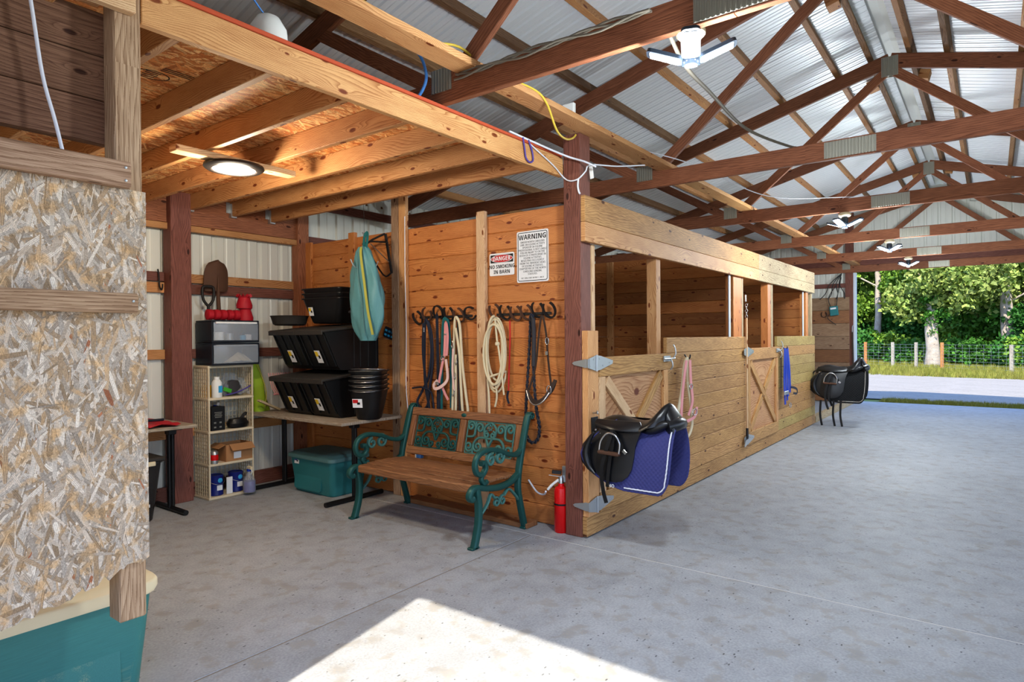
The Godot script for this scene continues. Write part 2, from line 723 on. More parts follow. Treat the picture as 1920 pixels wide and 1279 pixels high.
func make_materials() -> void:
	var wt := wood_texture(21, 46.0, 9.0, 16, 0.55, 0.5, Color(0.60, 0.42, 0.28))
	var rt := wood_texture(34, 34.0, 5.0, 5, 0.5, 1.0, Color(0.50, 0.40, 0.32))
	var ob := osb_textures()
	var ws := Vector3(0.5, 2.0, 1.0)
	# timbers
	mat("cedar", Color(0.82, 0.535, 0.29), 0.55, 0, wt, ws, true)
	mat("pine", Color(0.86, 0.66, 0.44), 0.65, 0, wt, ws, true)
	mat("pale_pine", Color(0.90, 0.77, 0.60), 0.7, 0, wt, ws, true)
	mat("stall_pine", Color(0.80, 0.62, 0.38), 0.7, 0, rt, ws, true)
	mat("moss_pine", Color(0.76, 0.66, 0.40), 0.75, 0, rt, ws, true)
	mat("grey_pine", Color(0.80, 0.73, 0.58), 0.75, 0, rt, ws, true)
	mat("truss_wood", Color(0.66, 0.42, 0.29), 0.7, 0, rt, ws, true)
	mat("purlin_wood", Color(0.60, 0.45, 0.31), 0.75, 0, rt, ws, true)
	mat("post_wood", Color(0.52, 0.32, 0.27), 0.65, 0, rt, ws, true)
	mat("joist_wood", Color(0.80, 0.59, 0.38), 0.65, 0, wt, ws, true)
	mat("weathered", Color(0.70, 0.58, 0.46), 0.8, 0, rt, ws, true)
	mat("barn_board", Color(0.50, 0.36, 0.27), 0.8, 0, rt, ws, true)
	mat("treated_post", Color(0.74, 0.62, 0.50), 0.75, 0, rt, ws, true)
	mat("door_ply", Color(0.78, 0.60, 0.42), 0.6, 0, wt, Vector3(0.3, 0.7, 1), true)
	mat("bench_wood", Color(0.62, 0.43, 0.28), 0.6, 0, rt, ws, true)
	# boards of pressed flakes
	mat("osb", Color(1, 1, 1), 0.7, 0, ob[0], Vector3(0.8, 0.8, 1))
	mat("osb_grey", Color(0.92, 0.88, 0.83), 0.85, 0, ob[1], Vector3(1.25, 1.25, 1))
	relief(M.osb_grey, ob[2], 0.2)
	mat("osb_red_edge", Color(0.72, 0.30, 0.17), 0.8)
	# ground and masonry
	mat("concrete", Color(0.80, 0.815, 0.835), 0.62, 0, concrete_texture(), Vector3(0.2, 0.2, 1))
	mat("joint", Color(0.80, 0.79, 0.76), 0.8)
	mat("joint_dark", Color(0.50, 0.46, 0.40), 0.85)
	# metals
	mat("roof_metal", Color(0.88, 0.89, 0.90), 0.36, 0.15)
	mat("wall_metal", Color(0.84, 0.84, 0.80), 0.45, 0.1)
	mat("galvanised", Color(0.72, 0.74, 0.75), 0.35, 0.85)
	mat("plate_metal", Color(0.60, 0.59, 0.54), 0.45, 0.75)
	mat("trim_white", Color(0.80, 0.84, 0.88), 0.4)
	mat("steel", Color(0.75, 0.75, 0.75), 0.25, 0.95)
	mat("iron", Color(0.17, 0.16, 0.155), 0.55, 0.5)
	mat("rust", Color(0.34, 0.23, 0.17), 0.75, 0.3)
	mat("verdigris", Color(0.11, 0.30, 0.28), 0.42, 0.25)
	mat("verdigris_worn", Color(0.26, 0.45, 0.42), 0.5, 0.2)
	# leather, cloth, rope
	mat("leather", Color(0.05, 0.05, 0.06), 0.30)
	M.leather.clearcoat_enabled = true
	M.leather.clearcoat = 0.3
	M.leather.clearcoat_roughness = 0.4
	mat("leather_soft", Color(0.05, 0.05, 0.055), 0.5)
	mat("blue_pad", Color(0.215, 0.225, 0.44), 0.85)
	mat("black_pad", Color(0.05, 0.055, 0.065), 0.85)
	mat("white_cord", Color(0.88, 0.89, 0.92), 0.6)
	mat("cream_rope", Color(0.84, 0.78, 0.64), 0.85)
	mat("navy_web", Color(0.09, 0.11, 0.17), 0.75)
	mat("teal_web", Color(0.07, 0.36, 0.37), 0.75)
	mat("pink_web", Color(0.88, 0.58, 0.58), 0.75)
	mat("pale_pink", Color(0.90, 0.76, 0.72), 0.75)
	mat("blue_web", Color(0.05, 0.20, 0.62), 0.7)
	mat("red_web", Color(0.75, 0.14, 0.14), 0.7)
	mat("brown_strap", Color(0.20, 0.14, 0.11), 0.6)
	mat("braid", Color(0.20, 0.19, 0.20), 0.8)
	mat("bag_teal", Color(0.32, 0.52, 0.54), 0.5)
	mat("bag_yellow", Color(0.62, 0.60, 0.24), 0.6)
	mat("red_cloth", Color(0.66, 0.07, 0.13), 0.6)
	mat("lime_cloth", Color(0.55, 0.66, 0.13), 0.75)
	# plastics and small goods
	mat("black_plastic", Color(0.055, 0.055, 0.06), 0.42)
	mat("black_lid", Color(0.17, 0.155, 0.14), 0.6)
	mat("navy_plastic", Color(0.10, 0.12, 0.16), 0.4)
	mat("teal_plastic", Color(0.17, 0.45, 0.46), 0.38)
	mat("teal_lid", Color(0.30, 0.44, 0.44), 0.5)
	mat("old_teal", Color(0.22, 0.48, 0.46), 0.5)
	M.old_teal.albedo_texture = dusty_texture()
	M.old_teal.albedo_color = Color.WHITE
	mat("cream_plastic", Color(0.86, 0.80, 0.66), 0.5)
	mat("lattice_plastic", Color(0.84, 0.78, 0.66), 0.55)
	mat("white_plastic", Color(0.90, 0.90, 0.88), 0.4)
	mat("table_top", Color(0.70, 0.66, 0.60), 0.6, 0, rt, ws, true)
	mat("cardboard", Color(0.66, 0.47, 0.30), 0.85)
	mat("label_white", Color(0.90, 0.90, 0.90), 0.6)
	mat("label_yellow", Color(0.90, 0.75, 0.15), 0.6)
	mat("label_red", Color(0.75, 0.10, 0.12), 0.6)
	mat("ink", Color(0.03, 0.03, 0.035), 0.6)
	mat("red_paint", Color(0.80, 0.05, 0.06), 0.25)
	mat("blue_can", Color(0.08, 0.12, 0.42), 0.35)
	mat("light_blue", Color(0.20, 0.62, 0.82), 0.5)
	mat("purple", Color(0.30, 0.24, 0.55), 0.5)
	mat("yellow_plastic", Color(0.85, 0.62, 0.06), 0.4)
	mat("green_plastic", Color(0.25, 0.62, 0.15), 0.5)
	mat("blue_cable", Color(0.30, 0.55, 0.85), 0.5)
	mat("white_cable", Color(0.86, 0.87, 0.90), 0.5)
	mat("yellow_cable", Color(0.82, 0.70, 0.25), 0.5)
	mat("grey_cable", Color(0.42, 0.39, 0.34), 0.6)
	var cl := mat("clear_plastic", Color(0.75, 0.78, 0.82, 0.28), 0.15)
	cl.transparency = BaseMaterial3D.TRANSPARENCY_ALPHA
	var sm := mat("smoke_plastic", Color(0.16, 0.15, 0.15, 0.72), 0.25)
	sm.transparency = BaseMaterial3D.TRANSPARENCY_ALPHA
	# light fittings
	var e := mat("led_face", Color(1, 1, 1), 0.4)
	e.emission_enabled = true
	e.emission = Color(0.93, 0.97, 1.0)
	e.emission_energy_multiplier = 3.0
	var e2 := mat("lamp_diffuser", Color(1, 0.98, 0.93), 0.5)
	e2.emission_enabled = true
	e2.emission = Color(1.0, 0.93, 0.80)
	e2.emission_energy_multiplier = 1.3
	mat("fixture_dark", Color(0.16, 0.19, 0.23), 0.35, 0.3)
	mat("bronze", Color(0.13, 0.11, 0.10), 0.4, 0.4)
	# outdoors
	mat("gravel", Color(0.70, 0.68, 0.65), 0.95, 0, M.concrete.albedo_texture, Vector3(0.35, 0.35, 1))
	mat("lawn", Color(0.36, 0.42, 0.16), 0.95)
	mat("bark", Color(0.78, 0.75, 0.71), 0.9, 0, rt, Vector3(0.8, 1.2, 1), true)
	mat("fence_grey", Color(0.66, 0.66, 0.64), 0.8, 0, rt, ws, true)
	mat("fence_tan", Color(0.72, 0.52, 0.32), 0.8, 0, rt, ws, true)
	for q: Array in [["leaf_dark", Color(0.22, 0.46, 0.16)], ["leaf_mid", Color(0.30, 0.52, 0.16)], ["leaf_light", Color(0.52, 0.66, 0.24)], ["leaf_pale", Color(0.66, 0.72, 0.40)], ["grass_blade", Color(0.55, 0.58, 0.24)]]:
		var lm := mat(q[0], q[1], 0.7, 0, null, Vector3.ONE, true)
		lm.cull_mode = BaseMaterial3D.CULL_DISABLED
		lm.backlight_enabled = true
		lm.backlight = q[1] * 0.8

func build_floor() -> void:
	var fl := struct("floor")
	# slabs: x0, x1, z0, z1, with tooled joints between them
	for s: Array in [[-3.62, -0.380, 0.147, 3.78], [-0.368, 3.02, 0.147, 3.78], [3.03, 6.45, 0.147, 3.78], [-3.62, 3.02, -2.85, 0.137], [3.03, 6.45, -2.85, 0.137], [-3.62, 3.02, -6.9, -2.86], [3.03, 6.45, -6.9, -2.86], [-3.62, 3.02, -11.45, -6.91], [3.03, 6.45, -11.45, -6.91]]:
		var b := Mb.new()
		b.uo = Vector2(rf(0, 5), rf(0, 5))
		var bas := Basis.IDENTITY
		b.box(Vector3((s[0] + s[1]) / 2, -0.06, (s[2] + s[3]) / 2), Vector3(s[1] - s[0], 0.12, s[3] - s[2]), 0.002, bas)
		part("slab", b, M.concrete, fl)
	var j := Mb.new().box(Vector3(1.4, -0.0035, 0.142), Vector3(10.0, 0.004, 0.0096), 0)
	j.box(Vector3(1.4, -0.0035, -2.855), Vector3(10.0, 0.004, 0.0096), 0)
	j.box(Vector3(1.4, -0.0035, -6.905), Vector3(10.0, 0.004, 0.0096), 0)
	part("joint_filler", j, M.joint, fl)
	part("joint_filler", Mb.new().box(Vector3(-0.374, -0.005, 1.96), Vector3(0.0116, 0.004, 3.6), 0), M.joint_dark, fl)
	# raised curb of the open bay past the stalls
	part("curb", bd(Vector3(-0.06, 0.05, -9.2), Vector3(0.1, 0.1, 3.8)), M.grey_pine, fl)

# a ribbed metal sheet: width along local x, length along local y, ribs rise along local z
func ribbed(w: float, l: float, rib := 0.018, pitch := 0.2286) -> Mb:
	var b := Mb.new()
	var prof := PackedVector2Array()
	var x := 0.0
	while x < w - 0.001:
		prof.append_array([Vector2(x, 0), Vector2(x + pitch * 0.30, 0), Vector2(x + pitch * 0.34, rib * 0.22), Vector2(x + pitch * 0.42, rib * 0.22), Vector2(x + pitch * 0.46, 0), Vector2(x + pitch * 0.72, 0), Vector2(x + pitch * 0.79, rib), Vector2(x + pitch * 0.90, rib), Vector2(x + pitch * 0.97, 0)])
		x += pitch
	prof.append(Vector2(w, 0))
	for i in prof.size():
		prof[i].x = minf(prof[i].x, w)
	if prof[prof.size() - 2].x >= w:
		var cut := PackedVector2Array()
		for p in prof:
			if p.x < w - 0.0005:
				cut.append(p)
		cut.append(Vector2(w, 0))
		prof = cut
	for i in prof.size() - 1:
		var p := prof[i]
		var q := prof[i + 1]
		var d := (q - p).normalized()
		b.quad(Vector3(p.x, 0, p.y), Vector3(q.x, 0, q.y), Vector3(q.x, l, q.y), Vector3(p.x, l, p.y), Vector3(d.y, 0, -d.x), [Vector2(p.x, 0), Vector2(q.x, 0), Vector2(q.x, l), Vector2(p.x, l)])
		b.quad(Vector3(p.x, 0, p.y + 0.001), Vector3(q.x, 0, q.y + 0.001), Vector3(q.x, l, q.y + 0.001), Vector3(p.x, l, p.y + 0.001), Vector3(-d.y, 0, d.x), [Vector2(p.x, 0), Vector2(q.x, 0), Vector2(q.x, l), Vector2(p.x, l)])
	return b

func build_roof() -> void:
	var c := struct("ceiling")
	var sl := atan(0.266)
	var len := 5.15 / cos(sl)
	var up := 0.092 / cos(sl)
	for side: float in [-1.0, 1.0]:
		var down := Vector3(side * cos(sl), -sin(sl), 0)
		var nrm := Vector3(side * sin(sl), cos(sl), 0)
		var shared := ribbed(0.9144, len, 0.016, 0.1143).mesh()
		for k in 17:
			var o := MeshInstance3D.new()
			o.mesh = shared
			o.material_override = M.roof_metal
			o.name = numbered(c, "roof_sheet")
			c.add_child(o, true)
			var zl := Vector3(0, 0, -1)
			o.transform = Transform3D(Basis(zl * (0.9144 / 0.9144), down, nrm), Vector3(RIDGE_X, 4.287 + up, 3.98) + Vector3(0, 0, -0.9144 * k) + down * 0.07)
		for k in range(-1, 9):
			var d := 0.48 + 0.565 * k if k >= 0 else 0.17
			var p := Vector3(RIDGE_X + side * d, roof_y(RIDGE_X + d), 0) + nrm * 0.0445
			for j in TRUSS_Z.size() - 1:
				var z0: float = TRUSS_Z[j]
				var z1: float = TRUSS_Z[j + 1]
				var b := bd(p + Vector3(0, 0, (z0 + z1) / 2), Vector3(0.05, 0.089, absf(z1 - z0) + (0.3 if j % 2 else -0.004)), 0.55, 1.0, 0.003, Basis(Vector3(0, 0, 1), -side * sl))
				part("purlin", b, M.purlin_wood if rng.randf() < 0.55 else M.joist_wood, c)
			# short blocks beside the ridge purlins
			if k == -1:
				for j in TRUSS_Z.size() - 1:
					var zb: float = TRUSS_Z[j] - 0.75
					part("ridge_block", bd(p + down * 0.075 + nrm * -0.03 + Vector3(0, 0, zb), Vector3(0.1, 0.1, 0.14), 0.8, 1.0, 0.003, Basis(Vector3(0, 0, 1), -side * sl)), M.joist_wood, c)
	# ridge cap
	var rc := Mb.new()
	for side: float in [-1.0, 1.0]:
		rc.box(Vector3(RIDGE_X + side * 0.12, 4.287 + up + 0.02, -3.7), Vector3(0.26, 0.004, 15.6), 0, Basis(Vector3(0, 0, 1), -side * sl))
	part("ridge_cap", rc, M.wall_metal, c)
	# flat tie boards on top of the lower chords, in line with the stall posts
	for j in TRUSS_Z.size() - 1:
		var z0: float = TRUSS_Z[j]
		var z1: float = TRUSS_Z[j + 1]
		var t: StandardMaterial3D = M.pine
		part("tie_board", span(Vector3(-0.055, 2.862, z0), Vector3(0.085, 2.90, z1)), t, c)
		part("tie_board", span(Vector3(2.83, 2.862, z0), Vector3(2.97, 2.90, z1)), t, c)

# a ribbed press plate
func plate(w: float, h: float) -> Mb:
	var b := Mb.new()
	var k := int(w / 0.021)
	for i in k:
		b.box(Vector3((i + 0.5) * w / k - w / 2, 0, 0), Vector3(w / k * 0.55, h, 0.010), 0.003)
	b.box(Vector3.ZERO, Vector3(w, h, 0.003), 0)
	return b

func build_trusses() -> void:
	var names := ["over the barn doorway", "over the loft beam", "behind the corner post", "over the first stall's far end", "over the second stall", "past the second stall", "against the far gable"]
	for t in TRUSS_Z.size():
		var z: float = TRUSS_Z[t]
		var tr := struct("roof_truss" if t == 0 else "roof_truss_%03d" % t)
		tr.set_meta("label", "brown timber roof truss " + names[t])
		tr.set_meta("category", "truss")
		var y0 := 2.722
		for s: float in [-1.0, 1.0]:
			var e := RIDGE_X + s * 4.87
			part("bottom_chord", span(Vector3(RIDGE_X, y0, z), Vector3(e, y0 + 0.14, z - 0.038), 0.75, 1.0), M.truss_wood, tr)
			var a := Vector3(RIDGE_X, roof_y(RIDGE_X) - 0.072, z - 0.019)
			var b := Vector3(e, roof_y(e) - 0.072, z - 0.019)
			part("top_chord", wbar(a, b, 0.038, 0.14, Vector3.UP, 0.55, 0.8), M.truss_wood, tr)
			var foot := Vector3(RIDGE_X + s * 1.62, y0 + 0.10, z - 0.019)
			part("web", wbar(foot - Vector3(s * 0.05, 0, 0), Vector3(RIDGE_X + s * 0.04, 4.10, z - 0.019), 0.037, 0.089, Vector3.UP, 0.7, 1.0), M.truss_wood, tr)
			var k := RIDGE_X + s * 2.75
			part("web", wbar(foot + Vector3(s * 0.05, 0, 0), Vector3(k, roof_y(k) - 0.1, z - 0.019), 0.037, 0.089, Vector3.UP, 0.6, 0.9), M.truss_wood, tr)
			for f: float in [0.003, -0.041]:
				var g := part("gusset_plate", plate(0.15, 0.13), M.plate_metal, tr)
				g.position = Vector3(foot.x, y0 + 0.135, z + f)
		for f: float in [0.003, -0.041]:
			var g := part("gusset_plate", plate(0.15, 0.2), M.plate_metal, tr)
			g.position = Vector3(RIDGE_X, 4.15, z + f)
			var sp := part("splice_plate", plate(0.34, 0.12), M.plate_metal, tr)
			sp.position = Vector3(RIDGE_X, y0 + 0.07, z + f)

# thin added sheet over the gable above the header, blocks sun leaks
func gable_light_stop(y: float) -> Mb:
	var e := 4.95
	var top := 4.287 + 0.09
	return Mb.new().prism(p2([RIDGE_X - e, y - 0.02, RIDGE_X + e, y - 0.02, RIDGE_X + e, maxf(top - 0.266 * e, y), RIDGE_X, top, RIDGE_X - e, maxf(top - 0.266 * e, y)]), 0.003)

func build_walls() -> void:
	# ---- left side wall: ribbed sheet, girts, posts ----
	var wl := struct("wall_left")
	var sh := ribbed(0.9144, 3.05).mesh()
	for k in 17:
		var o := MeshInstance3D.new()
		o.mesh = sh
		o.material_override = M.wall_metal
		o.name = numbered(wl, "metal_sheet")
		wl.add_child(o, true)
		o.transform = Transform3D(Basis(Vector3(0, 0, 1), Vector3.UP, Vector3(-1, 0, 0)), Vector3(-3.52, 0.02, -11.5 + 0.9144 * k))
	var gm := [M.joist_wood, M.post_wood]
	for g: Array in [[1.93, 2.01, 0], [1.83, 1.92, 1], [1.25, 1.335, 1], [2.40, 2.50, 1], [0.55, 0.64, 0], [2.80, 2.89, 1]]:
		part("girt", span(Vector3(-3.515, g[0], -11.3), Vector3(-3.475, g[1], 1.1), 0.75, 1.0), gm[g[2]], wl)
		var alt: int = g[2] if g[0] > 2.3 or g[0] < 1.0 else 1 - g[2]
		part("girt", span(Vector3(-3.515, g[0] - (0.0 if g[0] < 1.5 else 0.0), 1.28), Vector3(-3.475, g[1], 3.6), 0.75, 1.0), gm[alt], wl)
	part("sill_board", span(Vector3(-3.51, 0.0, -11.3), Vector3(-3.47, 0.13, 3.6), 0.85, 1.0), M.post_wood, wl)
	part("post", span(Vector3(-3.49, 0, 1.105), Vector3(-3.35, 3.02, 1.28), 0.85, 1.0), M.post_wood, wl)
	part("post", span(Vector3(-3.50, 0, -0.13), Vector3(-3.39, 3.02, 0.0), 0.85, 1.0), M.truss_wood, wl)
	for z: float in [-3.6, -7.2, 3.6]:
		part("post", span(Vector3(-3.49, 0, z - 0.07), Vector3(-3.35, 3.02, z + 0.07), 0.85, 1.0), M.post_wood, wl)
	# ---- tack wall: tongue and groove boards between aisle post and side wall ----
	var wt := struct("wall_tack")
	for i in 17:
		var y0 := 0.004 + 0.1408 * i
		part("board", span(Vector3(-3.40, y0, -0.158), Vector3(-0.182, y0 + 0.1396, -0.12), 0.82, 1.0, 0.006), M.cedar, wt)
	for s: Array in [[-3.42, -3.30, 2.41, 0.03, "cedar"], [-2.69, -2.60, 2.44, 0.04, "cedar"], [-2.075, -1.985, 2.90, 0.045, "weathered"], [-1.982, -1.895, 2.90, 0.04, "pine"], [-1.07, -0.982, 2.44, 0.04, "pale_pine"]]:
		part("stud", span(Vector3(s[0], 0, -0.119), Vector3(s[1], s[2], -0.119 + s[3]), 0.9, 1.0), M[s[4]], wt)
	# ---- far gable wall with the open doorway ----
	var we := struct("wall_end")
	var zE := -11.10
	part("header", span(Vector3(-3.45, 2.725, zE + 0.04), Vector3(6.3, 2.98, zE), 0.85, 1.0), M.post_wood, we)
	part("post", span(Vector3(-0.20, 0, zE + 0.05), Vector3(-0.05, 4.0, zE - 0.08), 0.8, 1.0), M.post_wood, we)
	part("post", span(Vector3(3.02, 0, zE + 0.05), Vector3(3.16, 4.0, zE - 0.08), 0.8, 1.0), M.post_wood, we)
	part("jamb_trim", Mb.new().box(Vector3(-0.028, 1.36, zE - 0.03), Vector3(0.045, 2.72, 0.16), 0.004), M.trim_white, we)
	part("jamb_trim", Mb.new().box(Vector3(3.0, 1.36, zE - 0.04), Vector3(0.035, 2.72, 0.12), 0.004), M.trim_white, we)
	for k in 11:
		var x := -3.55 + 0.9144 * k
		var mid := minf(roof_y(x), roof_y(x + 0.9144)) + 0.05
		var y0 := 2.75 if x > -0.85 and x < 2.9 else 0.02
		if x < -0.04 and x + 0.9144 > -0.04 and y0 > 2.0:
			part("metal_sheet", ribbed(-0.06 - x, 2.75), M.wall_metal, we).transform = Transform3D(Basis(Vector3(1, 0, 0), Vector3.UP, Vector3(0, 0, -1)).scaled(Vector3(1, 1, 1)), Vector3(x, 0.02, zE - 0.055))
		var o := part("metal_sheet", ribbed(0.9144, mid - y0), M.wall_metal, we)
		o.transform = Transform3D(Basis(Vector3(1, 0, 0), Vector3.UP, Vector3(0, 0, -1)), Vector3(x, y0, zE - 0.055))
	part("gable_light_stop", gable_light_stop(2.98), M.wall_metal, we).position.z = zE - 0.085
	for i in 8:
		var y0 := 0.01 + 0.276 * i
		part("board", span(Vector3(-3.3, y0, zE + 0.055), Vector3(-0.12, y0 + 0.272, zE + 0.09), 0.6, 1.0, 0.005), M.weathered if i % 3 else M.bench_wood, we)
	for y: float in [2.42, 3.4]:
		part("girt", span(Vector3(-3.4, y, zE + 0.0), Vector3(-0.2, y + 0.09, zE + 0.04), 0.85, 1.0), M.post_wood, we)
	# ---- front gable wall round the doorway behind the camera's left ----
	var wf := struct("wall_front")
	part("header", span(Vector3(-3.45, 2.722, 3.74), Vector3(6.3, 2.96, 3.78)), M.post_wood, wf)
	for k in 11:
		var x := -3.55 + 0.9144 * k
		var top := minf(roof_y(x), roof_y(x + 0.9144)) + 0.05
		var y0 := 0.02 if x + 0.9144 < 0.3 or x > 2.9 else 2.74
		if x < 0.2 and x + 0.9144 > 0.3:
			part("metal_sheet", ribbed(0.2 - x, 2.74), M.wall_metal, wf).transform = Transform3D(Basis(Vector3(1, 0, 0), Vector3.UP, Vector3(0, 0, -1)), Vector3(x, 0.02, 3.80))
		if top > y0 + 0.05:
			part("metal_sheet", ribbed(0.9144, top - y0), M.wall_metal, wf).transform = Transform3D(Basis(Vector3(1, 0, 0), Vector3.UP, Vector3(0, 0, -1)), Vector3(x, y0, 3.80))
	part("gable_light_stop", gable_light_stop(2.96), M.wall_metal, wf).position.z = 3.83
	part("post", span(Vector3(0.06, 0, 3.66), Vector3(0.2, 2.72, 3.79)), M.post_wood, wf)
	# ---- right side, unseen: left open to let daylight in, posts only ----
	var wr := struct("unseen_open_side")
	for z: float in [3.6, 0.0, -3.6, -7.2]:
		part("post", span(Vector3(2.93, 0, z - 0.07), Vector3(3.07, 2.86, z + 0.07), 0.85, 1.0), M.post_wood, wr)
		part("post", span(Vector3(6.15, 0, z - 0.07), Vector3(6.29, 2.99, z + 0.07), 0.85, 1.0), M.post_wood, wr)

func build_loft() -> void:
	var l := struct("loft_floor")
	part("rim_beam", span(Vector3(-0.218, 2.567, 0.0), Vector3(-0.18, 2.703, 2.827), 0.95, 1.0), M.pine, l)
	part("rim_beam", span(Vector3(-0.30, 2.62, 2.925), Vector3(-0.272, 2.703, 3.7), 0.95, 1.0), M.pine, l)
	part("floor_edge", span(Vector3(-0.24, 2.704, 0.02), Vector3(-0.172, 2.722, 2.827)), M.osb_red_edge, l)
	for k in 9:
		var z := 0.27 + 0.40 * k
		part("joist", span(Vector3(-3.42, 2.568, z), Vector3(-0.219, 2.702, z + 0.038), 0.78, 1.0), M.joist_wood, l)
		var h := Mb.new().box(Vector3(-3.40, 2.62, z + 0.019), Vector3(0.045, 0.13, 0.056), 0.002)
		h.box(Vector3(-3.42, 2.65, z + 0.019), Vector3(0.003, 0.10, 0.11), 0.001)
		part("joist_hanger", h, M.galvanised, l)
	for p: Array in [[0.25, 1.45], [1.455, 2.66], [2.665, 3.7]]:
		for q: Array in [[-0.24, -1.46], [-1.465, -2.68], [-2.685, -3.46]]:
			var b := Mb.new()
			b.uo = Vector2(rf(0, 3), rf(0, 3))
			b.box(Vector3((q[0] + q[1]) / 2, 2.7125, (p[0] + p[1]) / 2), Vector3(absf(q[1] - q[0]), 0.018, p[1] - p[0]), 0.001)
			part("osb_panel", b, M.osb, l)
	# maker's stamp on the underside of the nearest panel
	var sp := Mb.new()
	var ov := PackedVector3Array()
	for i in 20:
		ov.append(Vector3(-0.965 + cos(TAU * i / 20) * 0.055, 2.7028, 2.45 + sin(TAU * i / 20) * 0.075))
	sp.strap(ov, 0.006, 0.0012, Vector3.UP, true)
	for i in 4:
		sp.box(Vector3(-0.93 - 0.022 * i, 2.7028, 2.46), Vector3(0.008, 0.0012, 0.07 - 0.01 * (i % 2)), 0)
	for i in 3:
		sp.box(Vector3(-0.84 - 0.02 * i, 2.7028, 2.38), Vector3(0.007, 0.0012, 0.14), 0)
	part("ink_stamp", sp, M.ink, l).set_meta("kind", "stuff")
	part("ledger", span(Vector3(-3.47, 2.44, -0.1), Vector3(-3.425, 2.70, 3.6), 0.7, 0.9), M.truss_wood, l)
	part("ledger", span(Vector3(-3.465, 2.38, -0.1), Vector3(-3.41, 2.435, 3.6), 0.8, 1.0), M.joist_wood, l)

# strap hinge: two tapered leaves round a knuckle, in the zy plane of the stall front, facing +x
func hinge(parent: Node, y: float, zk: float, mirror := 1.0) -> void:
	var h := Mb.new()
	var xf := Transform3D(Basis(Vector3(0, 0, -1), Vector3.UP, Vector3(1, 0, 0)), Vector3(0.021, y, zk))
	h.prism(p2([0.01, -0.055, 0.06, -0.05, 0.24, -0.012, 0.245, 0.012, 0.06, 0.05, 0.01, 0.055]), 0.004, xf)
	h.prism(p2([-0.01, -0.055, -0.01, 0.055, -0.10, 0.035, -0.12, 0.03, -0.12, -0.03, -0.10, -0.035]), 0.004, xf)
	h.rod(Vector3(0.026, y - 0.058, zk), Vector3(0.026, y + 0.058, zk), 0.008)
	for q: Array in [[0.04, 0.03], [0.09, -0.02], [0.19, 0.0], [-0.04, 0.03], [-0.09, -0.015]]:
		h.lathe(p2([0.0, 0.004, 0.006, 0.003, 0.007, 0.0]), Vector3(0.0255, y + q[1], zk - q[0]), 8, Basis(Vector3(0, 0, 1), -PI / 2))
	part("hinge", h, M.galvanised, parent)

